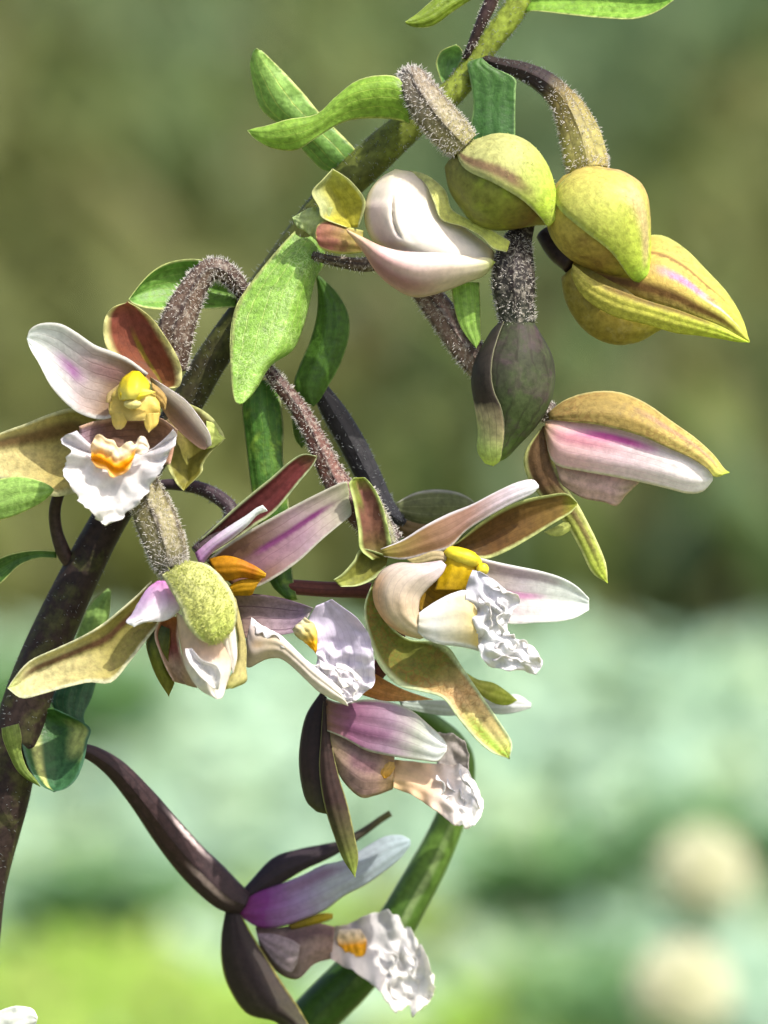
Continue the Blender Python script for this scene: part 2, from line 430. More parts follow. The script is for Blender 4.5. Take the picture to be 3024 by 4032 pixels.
blades('silverweed', 'pale mint silver leaf mat in the middle distance, out of focus', 'leaves',
       zone(12000, -.7, .7, .72, 1.39), (.008, .028), (.012, .024), ['acc8b0', 'a0bea4', 'b6d0b2', '98b89a', 'acc296'], 1.3, 3, .3)
blades('meadow_grass', 'bright lime grass low in the background, out of focus', 'grass',
       px_zone(5200, 150, 3980, 900, 380) + px_zone(1100, 2000, 4050, 450, 280) + px_zone(300, 1300, 3450, 300, 60), (.012, .03), (.008, .016), ['98bc4c', '8cb43c', 'a4c45c', 'a0b85c', 'aab468'], 1.1, 3, .4)
blades('sedge', 'darker green sedge tufts behind the pale flower heads, out of focus', 'sedge',
       px_zone(420, 2750, 3230, 380, 80) + px_zone(240, 2330, 3850, 130, 150) + px_zone(700, 150, 2650, 400, 110) + px_zone(200, 420, 3430, 230, 60) + px_zone(160, 2150, 3350, 200, 50), (.015, .04), (.008, .016), ['5c844a', '4c783e', '6c8c52', '6c9068'], .9, 3, .3)
# cream flower heads on stalks, far out of focus
CREAM = simple('cream_floret', 'f2f2d8', .6, .4); STK = simple('stalk_green', '7c9458', .6, .1)
def head(px, py, dist, r, label):
    rr = FWD + RT*((px-CX)*S/DIST) - UP*((py-CY)*S/DIST); c = CAM + rr*dist
    t = empty('cream_flower_head', Vector((c.x, c.y + .004, 0)), None, label, 'flower', 'cream flower heads behind the orchid')
    A_ = [(c.x, c.y + .004, 0), (c.x + .002, c.y + .003, c.z*.5), (c.x, c.y, c.z - r*.4)]
    V, F = [], []
    for i in range(9):
        q = cr(A_, i/8)
        for k in range(8): V.append(Vector(q) + Vector((math.cos(k*math.pi/4), math.sin(k*math.pi/4), 0))*.0014)
    for i in range(8):
        for k in range(8): F.append((i*8+k, i*8+(k+1) % 8, i*8+8+(k+1) % 8, i*8+8+k))
    mesh('stalk', V, F, STK, t)
    V, F = [], []
    for i in range(9):
        for k in range(12): V.append(c + Vector((math.sin(math.pi*i/8)*math.cos(k*math.pi/6), math.sin(math.pi*i/8)*math.sin(k*math.pi/6), math.cos(math.pi*i/8)))*r*.72)
    for i in range(8):
        for k in range(12): F.append((i*12+k, i*12+(k+1) % 12, i*12+12+(k+1) % 12, i*12+12+k))
    mesh('flower_disc', V, F, CREAM, t)
    for i in range(60):                              # florets packed over a dome
        z = 1 - 1.5*(i+.5)/60; a = i*2.39996; s_ = math.sqrt(max(0, 1-z*z)); n_ = Vector((s_*math.cos(a), s_*math.sin(a), z))
        V, F = [], []; e1 = n_.orthogonal().normalized(); e2 = n_.cross(e1); b0 = c + n_*r*.55
        for k in range(5):
            an = 2*math.pi*k/5; dr = e1*math.cos(an) + e2*math.sin(an); sd_ = n_.cross(dr); m = len(V)
            V += [b0, b0 + n_*r*.35 + dr*r*.14 + sd_*r*.10, b0 + n_*r*.5 + dr*r*.26, b0 + n_*r*.35 + dr*r*.14 - sd_*r*.10]; F.append((m, m+1, m+2, m+3))
        mesh('floret', V, F, CREAM, t)
head(2770, 3440, .95, .0095, 'round cream flower head right beside the dark green sedge tuft')
head(2690, 3900, .88, .0095, 'round cream flower head in pale leaves, farther from the dark sedge tuft')

# ------------------------------------------------------------------ the orchid
BASE = Vector((-.062, .004, 0))
plant = empty('orchid_plant', BASE, None, 'arching orchid spike with dark purple stem, white and yellow lipped flowers and buds', 'orchid')
STEM_M = PM('stem_skin', [(0, '2c221f'), (.58, '352a26'), (.66, '3c3a24'), (.75, '58602a'), (.86, '8a9a3c'), (1, '98ac48')], trans=0, rough=.55, spec=.15, bump=.3, bscale=900, mottle=[('59602c', 400, .35)], var=.35)
DARKP = dict(trans=0, rough=.45, bump=.35)
def ped(c1='3a2c2a', c2='453530', c3=None):
    return PM('stalk_skin', [(0, c1), (1, c2)] + ([(.6, c3)] if c3 else []), trans=0, rough=.45, bump=.35, var=.35)
def ovm(a, b_, c=None, rib='2a2022', cnt=12, st=.75):
    return PM('ovary_skin', [(0, a), (.6, b_), (1, c or b_)], veins=(rib, cnt/2, .92, .8), mottle=(('e6dccb', 2300, .3), ('2a2022', 1500, .35)), trans=.05, rough=.5, bump=.6, bscale=1400, var=.3)
low = (BASE, 120)
stem = tube(plant, 'stem', 'S', [(-160, 4600, 100), (-130, 4150, 97), (-85, 3595, 95), (-50, 3396, 95), (25, 3130, 94), (95, 2800, 95), (224, 2463, 86), (421, 2065, 72),
        (600, 1800, 68), (745, 1570, 66), (850, 1390, 66), (1080, 1080, 66), (1290, 800, 70), (1480, 610, 74), (1640, 470, 62), (1800, 345, 52), (1892, 211, 48),
        (2019, 48, 50), (2090, -80, 46), (2140, -220, 36), (2170, -330, 12)], STEM_M, d=[-160, -160], extra=low, nseg=150, bump=.05)
fuzz(stem.o, stem, 1500, 18, .3, .6, HAIR_DARK, 1.0); fuzz(stem.o, stem, 2600, 22, .6, 1, HAIR_DARK, 1.2)

GREEN = dict(rough=.46, spec=.4, bump=.55, bscale=1700, var=.28, trans=.3)
def gm(a, b_=None, edge='c6d48a', ew=.06, vein='d6dd7e', cnt=7, st=.35, ret=None, **k):
    q = dict(GREEN); q['gain'] = 1.08; q.update(k)
    return PM('bract_skin', [(0, a), (1, b_ or a)], edge=edge, ew=ew, veins=(vein, cnt, st, .2), ret=ret, **q)
def bract(view, st, mat, **k):
    k.setdefault('label', None)
    return petal(plant, 'bract', view, st, mat, **k)
# bracts at the top
bract('A', [(1600, -130, 1620, -60), (1420, -110, 1480, -20), (1290, -60, 1340, 65), (1200, 10, 1220, 150), (1120, 80, 1120, 163), (1062, 120, 1060, 145), (1050, 130)],
      gm('6f8a20', '7a962a'), d=[-120, 0], cup=40)
bract('B', [(420, 10, 470, 60), (500, -50, 520, 55), (700, -80, 700, 75), (860, -95, 860, 90), (1000, -90, 1000, 93), (1110, -50, 1110, 58), (1190, -10, 1192, 2)],
      gm('7ca83a', '8cc050'), d=[-130, 20], cup=-40, er=30)
bract('A', [(1270, 500, 1300, 490), (1245, 430, 1345, 425), (1233, 365, 1390, 350), (1262, 305, 1395, 318), (1310, 280, 1375, 285), (1352, 266)],
      gm('6fa05a', 'a8d890'), d=[-190, -110], cup=-50, el=20)
bract('B', [(240, 285, 250, 290), (178, 310, 300, 330), (185, 370, 408, 385), (200, 460, 414, 450), (204, 540, 412, 540), (196, 610, 412, 640), (205, 760, 410, 780)],
      gm('47742e', '3f6c38', edge='8fb878', vein='2e5524', cnt=14, st=.5), d=[-100, -60], cup=25, er=20)
bract('A', [(720, 990, 735, 960), (575, 1015, 765, 905), (450, 900, 655, 785), (330, 765, 545, 675), (195, 650, 450, 560), (150, 520, 350, 450), (128, 390, 250, 350), (145, 310, 200, 305), (165, 288)],
      gm('6a9a4c', 'a4cf6c', vein='e2e27a', cnt=4, st=.5), d=[-170, -90], cup=20, el=-110, mt=.36, crease=.5, rip=8)
bract('A', [(1060, 560, 1075, 740), (1005, 460, 1015, 715), (880, 448, 900, 702), (750, 485, 750, 708), (630, 580, 640, 745), (520, 678, 520, 820), (360, 706, 400, 892), (230, 745, 260, 880), (150, 762, 160, 828), (112, 775)],
      gm('86b03c', '93bf50', vein='d2dc70', cnt=5, st=.45), d=[90, 80, 60, 20], cup=45, er=-40, mt=.4, crease=.3, rip=10, ripf=2)
# the big speckled bract and those round it
bract('D', [(640, 90, 700, 170), (540, 170, 722, 300), (420, 300, 712, 372), (300, 450, 668, 450), (205, 590, 632, 600), (167, 720, 590, 750), (158, 860, 530, 876), (163, 1000, 400, 968), (172, 1105, 318, 1100), (190, 1175, 250, 1178), (215, 1191)],
      gm('7fae44', '8cba50', ret=('c4e49a', 2000, .9), vein='d8de8c', cnt=8, st=.42, bump=.8), d=[-140, 260], cup=50, er=-140, el=-10, mt=.74, crease=.55, nu=44, nv=21,
      label='large speckled bright green bract')
bract('D', [(670, 425, 690, 430), (682, 550, 800, 540), (672, 680, 864, 670), (634, 820, 862, 810), (575, 960, 812, 960), (540, 1080, 746, 1080), (600, 1170, 692, 1170), (655, 1206)],
      gm('47701f', '3f651f', edge='7a9a58', vein='6d8a3c', st=.3), d=[-140, -160], cup=40, el=-10)
bract('D', [(270, 1040, 430, 1060), (232, 1200, 462, 1180), (245, 1350, 478, 1350), (262, 1500, 475, 1500), (290, 1720, 500, 1700), (335, 1950, 520, 1950), (392, 2240, 532, 2215), (500, 2360, 560, 2355)],
      gm('4d7d2c', '3f6b22', edge='a9b884', vein='9db85a', st=.35, mottle=[('a4c84c', 260, .5)]), d=[-160, -140], cup=60, mt=.38, crease=.6)
bract('D', [(520, 1120, 560, 1130), (528, 1300, 615, 1330), (545, 1400, 610, 1420), (585, 1455)], gm('567a2c'), d=-320, cup=15)
bract('C', [(1450, 320, 1395, 465), (1330, 245, 1235, 480), (1200, 186, 1100, 482), (1050, 190, 970, 482), (930, 237, 872, 473), (840, 320, 800, 450), (765, 420)],
      gm('7fb04a', '6a9c48'), d=[-120, -20], cup=-60, er=40)
bract('D', [(1470, 470, 1640, 470), (1490, 610, 1646, 600), (1525, 730, 1648, 720), (1585, 820, 1648, 810), (1622, 860)], gm('86b44a', '98c45c', vein='cfe09a', cnt=6, st=.5), d=[-30, -10], cup=20)
# left edge
bract('F', [(-220, 300, -220, 330), (-120, 180, -140, 380), (0, 130, 0, 372), (110, 113, 110, 340), (210, 132, 240, 275), (290, 165, 300, 225), (322, 192)],
      gm('a3cc72', '93c05c', vein='c4dc94'), d=[60, 150], cup=45)
bract('F', [(335, 560, 335, 600), (230, 555, 220, 600), (120, 565, 110, 645), (0, 600, 0, 750), (-120, 680, -130, 820), (-220, 820)],
      gm('55803a', '4a7430'), d=[-150, -120], cup=-30)
bract('F', [(640, 780, 660, 800), (540, 870, 650, 930), (470, 1010, 620, 1080), (430, 1150, 540, 1180), (420, 1280)], gm('8fb868', '9cc070'), d=-420, cup=25)
t_ = tube(plant, 'flower_stalk', 'F', [(380, 180, 30), (350, 220, 34), (325, 320, 36), (335, 440, 38), (375, 560, 44), (420, 640, 40)], ped(), d=[-60, -150])
# curled bract low on the stem
bract('K', [(330, 170, 580, 100), (305, 250, 545, 220), (360, 330, 500, 320), (440, 375, 505, 372), (520, 392)], gm('33623f', '2d5a3c', edge='3f7050', st=.1), d=[-300, -160], cup=30)
bract('K', [(100, 280, 330, 290), (118, 380, 527, 392), (128, 480, 517, 490), (150, 580, 497, 600), (188, 670, 456, 700), (250, 745, 392, 760), (320, 780)],
      gm('3f6c38', '3f7044', edge='4c7a58', ew=.1, vein='8fae4c', st=.2, streaks=[('b4c468', .18, .1, .35, .95, .8), ('b4c468', .85, .16, .1, .4, .6)]) if False else
      PM('bract_skin', [(0, '46742f'), (1, '3a6a48')], edge='4c7a58', ew=.08, streaks=(('d4dc84', .22, .13, .25, 1.0, 1.0), ('d4dc84', .88, .25, .1, .5, .8)), **GREEN), d=[-120, 20], cup=-70, er=30)  # yellow streaks are painted sunlight leaking onto the bract
bract('K', [(10, 402, 110, 376), (18, 470, 127, 450), (58, 570, 127, 540), (100, 650, 160, 640), (160, 706, 212, 705), (238, 748)], gm('7d9248', '6f8a3c'), d=[60, 20], cup=35)

# ---------------------------------------------------------------- flower 1: open flower facing the light, upper left
def flower(view, c, d, label, name='flower'): return empty(name, pos(*vp(view, *c), d), plant, label)
WHITE = dict(trans=.32, rough=.5, bump=.3, var=.1)
f = flower('C', (900, 900), 0, 'open flower beside the dark hairy stalk with brown hood and frilled white yellow-spotted lip')
ov = tube(f, 'ovary', 'C', [(1455, 400, 44), (1405, 325, 56), (1325, 250, 64), (1240, 245, 68), (1165, 330, 78), (1100, 450, 98), (1045, 600, 112), (1035, 730, 98), (1050, 850, 60)],
          ovm('4a3834', '6a5648', '5a463e'), d=[-100, -40, -30, -20, -30], ribs=6, ra=.07, nseg=60)
fuzz(ov.o, ov, 1900, 26)
petal(f, 'sepal', 'C', [(900, 930, 1010, 948), (830, 870, 1066, 935), (720, 800, 1080, 850), (640, 715, 1046, 748), (613, 620, 985, 648), (624, 530, 912, 545), (672, 468, 835, 478), (760, 436)],
      PM('hood_inside', [(0, '7a5228'), (.4, '84492f'), (.75, '8e4e42'), (1, 'a86a50')], edge='d8d590', ew=.2, streaks=(('8c7a1c', .5, .07, 0, .62, .9),), veins=('6a3a28', 9, .3), trans=.3), d=[60, 90], cup=-60, el=25, er=10, rip=6, label='brown red hood sepal with pale yellow margin')
petal(f, 'petal', 'C', [(880, 860, 700, 1090), (765, 775, 645, 1128), (660, 728, 560, 1128), (560, 690, 462, 1092), (458, 620, 380, 1026), (358, 566, 298, 930), (250, 563, 233, 805), (180, 598, 180, 715), (161, 655)],
      PM('petal_lilac', [(0, '7d5f30'), (.2, 'a58a70'), (.42, 'd2c4c4'), (.6, 'e4e4e2'), (1, 'eef6f2')], edge='ecebe4', ew=.1, streaks=(('9a4a98', .52, .17, .38, .64, .8), ('a87480', .3, .2, .1, .45, .5)), veins=('8a6a60', 8, .35), **WHITE), d=[150, 120], cup=-25, el=30, er=10)
petal(f, 'petal', 'C', [(890, 880, 930, 1020), (1000, 948, 972, 1085), (1100, 1018, 1030, 1165), (1182, 1118, 1110, 1245), (1242, 1212, 1180, 1300), (1256, 1285, 1216, 1312)],
      PM('petal_side', [(0, '8a7440'), (.5, '9a7a60'), (1, 'b89a80')], streaks=(('fbf6f8', .0, .62, .05, 1.2, 1.0),), veins=('8a5a50', 6, .3), **WHITE), d=[150, 130], cup=-55, el=40, er=-30)
petal(f, 'sepal', 'C', [(1110, 1035, 960, 1160), (1205, 1080, 980, 1240), (1275, 1140, 1000, 1320), (1332, 1245, 992, 1400), (1262, 1316, 1012, 1452), (1208, 1395, 1040, 1502), (1196, 1450, 1068, 1538), (1090, 1556)],
      PM('sepal_inside', [(0, '8c7a52'), (.45, '8f8a40'), (1, '9c9640')], edge='d9dc96', ew=.14, streaks=(('cdd26a', .0, .25, .35, .6, .9),), trans=.4), d=[60, 80], cup=-60, el=30, crease=.85, mt=.6, rip=8)
petal(f, 'sepal_tip', 'C', [(1225, 1140, 1225, 1310), (1270, 1160, 1268, 1300), (1300, 1215, 1298, 1275), (1337, 1246)], PM('sepal_lime', [(0, 'c8d47c'), (1, 'dcec80')], trans=.4), d=[105, 95], cup=20)
petal(f, 'sepal', 'C', [(580, 1120, 520, 1540), (440, 1068, 440, 1572), (300, 1100, 310, 1590), (150, 1160, 190, 1530), (0, 1215, 0, 1485), (-150, 1290, -150, 1450), (-280, 1380)],
      PM('sepal_inside', [(0, '948e44'), (.35, 'c8b870'), (1, 'ece2aa')], edge='d9d8a8', ew=.1, streaks=(('71502f', .3, .2, .05, 1.2, .85),), ret=('a88a50', 900, .35), trans=.3), d=[40, 40], cup=-70, mt=.4, crease=.4)
petal(f, 'lip_cup', 'C', [(470, 1175, 500, 1420), (560, 1145, 600, 1400), (680, 1125, 700, 1380), (820, 1120, 820, 1380), (950, 1125, 930, 1400), (1055, 1195, 1010, 1400)],
      PM('lip_cup', [(0, 'b59aa8'), (.3, '8c6a5c'), (.7, '8a6a50'), (1, 'c49a80')], veins=('5d3a40', 7, .6), edge='c8a890', ew=.15, trans=.25), d=[190, 130, 110, 110, 190], cup=-60, label='purple striped hollow of the lip')
LIPW = PM('lip_white', [(0, 'dcd8de'), (.3, 'e2e0e2'), (1, 'e6e4de')], trans=.35, rough=.45, bump=.35, var=.08)
petal(f, 'lip', 'C', [(455, 1200, 1030, 1190), (364, 1250, 1052, 1240), (412, 1325, 1010, 1345), (372, 1430, 940, 1440), (440, 1570, 872, 1555), (520, 1660, 800, 1660), (580, 1730, 705, 1725), (625, 1766)],
      LIPW, d=[230, 250, 270, 260], cup=-70, el=25, er=35, rip=26, ripf=4.5, jag=16, crum=26, crumw=95, cu=(0, .3), nu=56, nv=36, dip=115, label='frilled white lip')
CAL = PM('callus_yellow', [(0, 'fff0dc'), (.3, 'fbe2a8'), (.5, 'fcc40c'), (.8, 'fab800'), (1, 'f8e8a0')], trans=.45, rough=.4, bump=.3, var=.12)
petal(f, 'callus', 'P', [(160, 1115, 165, 1285), (200, 1040, 200, 1335), (255, 1000, 245, 1365), (330, 1035, 320, 1375), (405, 1060, 370, 1440), (468, 1145, 430, 1452), (535, 1085, 515, 1425), (600, 1068, 600, 1335), (645, 1105, 640, 1215), (700, 1010, 695, 1210), (760, 1040, 740, 1205), (800, 1130, 770, 1190)],
      PM('callus_yellow', [(0, 'f8e0b4'), (.5, 'fdeecb'), (1, 'fbf0e4')], streaks=(('fdb800', .74, .46, -.1, .8, 1.0), ('f09a00', .72, .16, .0, .7, .8)), trans=.4, rough=.4, bump=.3, var=.08),
      d=[262, 270, 272, 262], cup=16, jag=6, crum=13, crumw=46, cu=(-1, -.5), rib=4, nu=60, nv=24, label='yellow callus with cream scalloped crest')
YEL = PM('column_yellow', [(0, 'd8bc10'), (.5, 'eedb38'), (1, 'e8dc70')], trans=.2, rough=.4, bump=.2, var=.1)
CRM = PM('column_cream', [(0, 'd9c266'), (.6, 'd8bf60'), (1, 'dcc880')], trans=.3, rough=.4, bump=.2, var=.1)
petal(f, 'column', 'P', [(480, 450, 860, 560), (385, 570, 902, 640), (355, 690, 914, 720), (372, 790, 907, 800), (470, 845, 810, 845)], CRM, d=[185, 205], cup=70, rip=10, ripf=2, rib=6, ribn=2)
petal(f, 'column_foot', 'P', [(372, 740, 570, 770), (385, 820, 560, 840), (398, 890, 530, 905), (435, 942, 490, 942)], CRM, d=[210, 222], cup=25)
petal(f, 'column_foot', 'P', [(715, 770, 908, 760), (735, 850, 900, 830), (748, 910, 885, 890), (770, 950, 820, 950), (790, 975)], CRM, d=[210, 222], cup=25)
petal(f, 'column_wing', 'P', [(470, 450, 490, 540), (390, 510, 420, 590), (338, 560, 370, 650), (322, 645, 358, 655)], PM('wing', 'bfa870', trans=.35), d=[185, 195], cup=15)
petal(f, 'column_wing', 'P', [(820, 430, 840, 570), (925, 510, 890, 660), (985, 610, 940, 700), (965, 728)], PM('wing', 'c0a05c', trans=.35), d=[180, 190], cup=15)
petal(f, 'anther_cap', 'P', [(600, 312, 690, 312), (500, 388, 770, 398), (462, 480, 802, 468), (455, 560, 782, 540), (472, 622, 705, 602)], YEL, d=[215, 250], cup=70, el=-20, er=-20, ck=1)
petal(f, 'anther_beak', 'P', [(470, 540, 490, 620), (580, 500, 600, 645), (700, 490, 690, 620), (790, 510, 770, 580), (860, 535)], YEL, d=[258, 280, 280, 265], cup=25)
blob(f, 'stigma', 'P', (615, 665), (95, 55), PM('stigma', 'eadf90', trans=.3, rough=.3), d=275, rz=50)

# ---------------------------------------------------------------- flower 2: nodding flower with fuzzy lime hood
f = flower('F', (1000, 680), 200, 'nodding flower with fuzzy lime green hood over a cream lip')
ov = tube(f, 'ovary', 'F', [(780, 20, 45), (830, 100, 70), (870, 220, 108), (920, 360, 126), (975, 500, 126), (1010, 620, 108), (1040, 680, 80)], ovm('7a7448', '8c8458', '4c4c38'), d=[-60, 60, 130, 170], ribs=6, ra=.08, nseg=50)
fuzz(ov.o, ov, 2600, 22)
petal(f, 'sepal', 'F', [(900, 735, 935, 1005), (800, 832, 860, 1098), (700, 918, 765, 1222), (620, 983, 660, 1338), (500, 1058, 525, 1338), (330, 1138, 375, 1372), (180, 1208, 245, 1408), (95, 1298, 130, 1432), (45, 1372)],
      PM('sepal_inside', [(0, '948a40'), (.4, 'b4aa64'), (.8, 'e4dca4'), (1, 'd4e490')], edge='ececc4', ew=.1, streaks=(('6e4638', .34, .14, .0, .85, .9),), ret=('b09468', 700, .3), trans=.32), d=[150, 200], cup=-75, mt=.4, crease=.35, el=10, rip=6)
petal(f, 'sepal', 'F', [(940, 990, 1010, 1020), (890, 1060, 1010, 1110), (868, 1110, 1000, 1200), (892, 1210, 1012, 1290), (935, 1315, 1036, 1335), (1002, 1420)],
      PM('sepal_olive', [(0, '4c5a3c'), (.5, '6d7426'), (1, '807c30')], edge='8a8640', streaks=(('3f4a34', .05, .25, 0, .6, .8),), trans=.25), d=[140, 120], cup=40)
petal(f, 'lip_cup', 'F', [(955, 950, 1065, 945), (918, 1050, 1060, 1060), (945, 1150, 1080, 1180), (985, 1250, 1120, 1280), (1030, 1330, 1170, 1370)],
      PM('lip_cup', [(0, 'b07a40'), (.4, 'a4605a'), (.7, 'cdb49c'), (1, 'c4a888')], edge='d8bda8', ew=.15, streaks=(('a0506a', .35, .2, .2, .6, .7),), trans=.3), d=[170, 170], cup=-60)
petal(f, 'petal', 'F', [(1300, 1080, 1392, 985), (1320, 1150, 1404, 1090), (1350, 1210, 1408, 1190), (1385, 1287)], PM('petal_white', [(0, 'efe6d4'), (1, 'f6f2ea')], **WHITE), d=230, cup=30)
petal(f, 'sepal', 'F', [(1350, 800, 1400, 840), (1390, 950, 1440, 1010), (1410, 1090, 1463, 1130), (1400, 1230, 1462, 1250), (1350, 1330, 1464, 1330), (1338, 1378, 1395, 1368)],
      PM('sepal_lime', [(0, 'c2b878'), (.6, 'd3c888'), (1, 'e0e08c')], edge='e8e6a8', trans=.4), d=[210, 230], cup=40, er=-20, rip=6)
petal(f, 'lip', 'F', [(1048, 920, 1230, 1050), (1058, 1030, 1335, 1090), (1075, 1130, 1372, 1175), (1092, 1225, 1368, 1262), (1142, 1325, 1348, 1345), (1212, 1398, 1326, 1422), (1292, 1438)],
      PM('lip_cream', [(0, 'dcc8ac'), (.35, 'e6c8ae'), (.55, 'efe8de'), (1, 'f6f3ee')], trans=.35, rough=.5, bump=.25, var=.08), d=[230, 280], cup=70, el=-40, er=-30, crum=14, crumw=130, cu=(.2, .6), nu=40, nv=25)
petal(f, 'lip_lobe', 'Q', [(540, 1370, 620, 1370), (560, 1480, 740, 1500), (620, 1580, 900, 1560), (700, 1680, 960, 1660), (790, 1760, 950, 1770), (880, 1850, 930, 1860)], LIPW, d=[330, 350], cup=-25, el=25, er=25, crum=12, crumw=60, cu=(0, .2), nu=30, nv=20)
petal(f, 'petal', 'F', [(935, 735, 985, 735), (868, 790, 1040, 820), (818, 870, 1072, 895), (778, 940, 990, 968), (748, 980, 872, 980), (796, 1007)],
      PM('petal_pink', [(0, 'c87cc0'), (.25, 'e2bcdc'), (.5, 'f2ecf4'), (1, 'f4f6f6')], streaks=(('a884b8', .1, .2, .1, .8, .6),), **WHITE), d=[210, 240], cup=35, jag=4)
sh = petal(f, 'sepal', 'F', [(960, 700, 1120, 615), (1008, 782, 1232, 640), (1066, 885, 1325, 722), (1092, 965, 1390, 832), (1132, 1032, 1408, 942), (1192, 1086, 1372, 1042), (1262, 1113)],
      PM('hood_fuzzy', [(0, 'dcde94'), (.5, 'dee288'), (.85, 'd6e874'), (1, 'e6f0a8')], edge='ececb4', ew=.14, trans=.35, bump=.9, bscale=1300, var=.35), d=[250, 330], cup=90, el=45, er=-50, mt=.55, nu=36, nv=21, label='fuzzy lime hood sepal')
fuzz_sheet(sh[0], sh, 1500, 15, HAIR_GREEN, rad=1.8)

# ---------------------------------------------------------------- flower 3: open flower with maroon hood in the middle
f = flower('G', (60, 900), 0, 'open flower with maroon hood and purple striped petal above a ruffled lip')
ov = tube(f, 'ovary', 'F', [(870, 180, 26), (950, 165, 30), (1050, 163, 35), (1180, 183, 40), (1290, 235, 44), (1370, 310, 46), (1360, 400, 55), (1270, 490, 62), (1180, 580, 60)], ped('3c3038', '4a3c40'), d=[-150, -130, -60, -10])
fuzz(ov.o, ov, 500, 18, .3, 1, HAIR_DARK)
petal(f, 'sepal', 'G', [(-30, 790, 0, 920), (80, 690, 200, 810), (220, 560, 360, 690), (360, 440, 490, 605), (500, 328, 582, 510), (620, 222, 692, 372), (722, 163, 792, 252), (828, 178)],
      PM('hood_maroon', [(0, '2e1c16'), (.4, '5e2a2a'), (.75, '783a38'), (1, '8a7a48')], edge='b4c090', ew=.14, veins=('4a2020', 6, .35), trans=.3), d=[20, 40], cup=-40, label='maroon hood sepal with pale green margin')
petal(f, 'petal', 'G', [(20, 940, 250, 1150), (200, 800, 400, 1122), (380, 690, 542, 1046), (560, 590, 702, 932), (720, 505, 852, 792), (880, 425, 982, 682), (1000, 370, 1068, 612), (1042, 362, 1078, 575)],
      PM('petal_striped', [(0, '6a4a28'), (.25, '8a6a5c'), (.5, 'b49aa4'), (.8, 'b8b49c'), (1, 'bcc498')], edge='c2c0b0', ew=.08, streaks=(('84307a', .42, .11, .2, .74, .95), ('9a7088', .6, .3, .05, .6, .5)), veins=('6c4456', 5, .4, .2), **WHITE), d=[30, 50, 40, 10], cup=-40, el=10)
petal(f, 'petal', 'G', [(-60, 880, -20, 985), (80, 762, 70, 875), (200, 678, 190, 792), (312, 608, 312, 692), (382, 556, 395, 604), (432, 532, 467, 574)],
      PM('petal_white', [(0, 'b07cb0'), (.3, 'd6c4da'), (.55, 'e6ebee'), (1, 'eef4f2')], streaks=(('9a70a4', .7, .25, 0, .6, .6),), **WHITE), d=[70, 110], cup=25, er=-20)
petal(f, 'lip_cup', 'G', [(225, 1170, 300, 1500), (400, 1180, 430, 1480), (560, 1205, 600, 1470), (700, 1245, 715, 1430), (800, 1279, 755, 1345)],
      PM('lip_cup', [(0, '8a7464'), (.4, 'a8929a'), (.8, 'a48ea6'), (1, 'b8b0ac')], veins=('4a2440', 3.4, .9, .22), trans=.3), d=[10, 30], cup=-50)
ORG = PM('column_orange', [(0, 'a87410'), (.4, 'c88a18'), (.7, 'b06a0c'), (1, 'c8980c')], trans=.25, rough=.45, bump=.25, var=.2)
petal(f, 'column', 'G', [(40, 920, 120, 1080), (160, 900, 200, 1080), (260, 920, 280, 1060), (380, 975, 380, 1070), (458, 1030, 450, 1060)], ORG, d=[50, 110], cup=50)
petal(f, 'column_foot', 'G', [(190, 1120, 220, 1190), (260, 1080, 270, 1190), (340, 1065, 350, 1185), (430, 1060, 370, 1140)], PM('column_gold', [(0, 'b08408'), (1, 'c09018')], trans=.25), d=[60, 80], cup=35)
petal(f, 'lip_wing', 'G', [(820, 1265, 935, 1216), (765, 1365, 1085, 1325), (800, 1450, 1175, 1430), (818, 1560, 1218, 1550), (822, 1660, 1240, 1670), (830, 1760, 1256, 1790), (900, 1880, 1185, 1872), (985, 1950, 1115, 1932), (1050, 1988)],
      PM('lip_violet', [(0, 'c8c0d4'), (.3, 'd2c8dc'), (.5, 'e6e0ec'), (1, 'f4f2f2')], veins=('a898b8', 9, .35), trans=.3, rough=.42, bump=.3, var=.08), d=[60, 60, 70, 90], cup=-50, el=10, er=20, rip=14, jag=12, crum=42, crumw=74, cu=(.2, .5), nu=76, nv=50, label='violet white ruffled side of the lip')
petal(f, 'lip', 'G', [(350, 1350, 300, 1580), (400, 1392, 325, 1714), (480, 1440, 450, 1658), (570, 1490, 562, 1645), (680, 1590, 682, 1732), (790, 1690, 802, 1852), (900, 1780, 930, 1942), (1000, 1890, 1052, 1988)],
      PM('lip_beige', [(0, 'b4a8a8'), (.3, 'cfc0a4'), (.6, 'd8cec0'), (1, 'ebe6da')], streaks=(('fbfafa', .0, .22, -.1, 1.2, 1.0), ('c8961c', .45, .16, .1, .24, .6)), trans=.3, rough=.5, bump=.2, var=.1), d=[110, 130, 140, 130], cup=40, el=-10, er=-40, jag=8, nu=44, nv=22)
petal(f, 'callus', 'G', [(640, 1440, 735, 1345), (670, 1480, 790, 1380), (715, 1515, 822, 1440), (760, 1550, 828, 1520), (800, 1590, 825, 1585), (815, 1608)], PM('callus_gold', [(0, 'd8d0b0'), (.35, 'e4d27c'), (.6, 'f0b410'), (1, 'eca808')], trans=.25), d=[62, 78], cup=40, jag=6, crum=14, crumw=40, cu=(-1, -.5), nu=24, nv=16)
for pa, dd in (([(840, 1650), (900, 1690), (960, 1720), (1010, 1790), (1060, 1850)], 75),
               ([(960, 1680), (1030, 1690), (1100, 1740), (1150, 1790)], 80), ([(900, 1780), (960, 1830), (1020, 1890)], 88), ([(1090, 1800), (1130, 1850), (1080, 1900)], 85)):
    frill(f, 'G', pa, dd - 4, 18, LIPW, 7, 110, lean=(-8, 18))
frill(f, 'G', [(375, 1395), (450, 1440), (545, 1465), (620, 1530), (700, 1610), (770, 1680), (850, 1700)], 130, 20, LIPW, 12, 62, lean=(-8, 20))

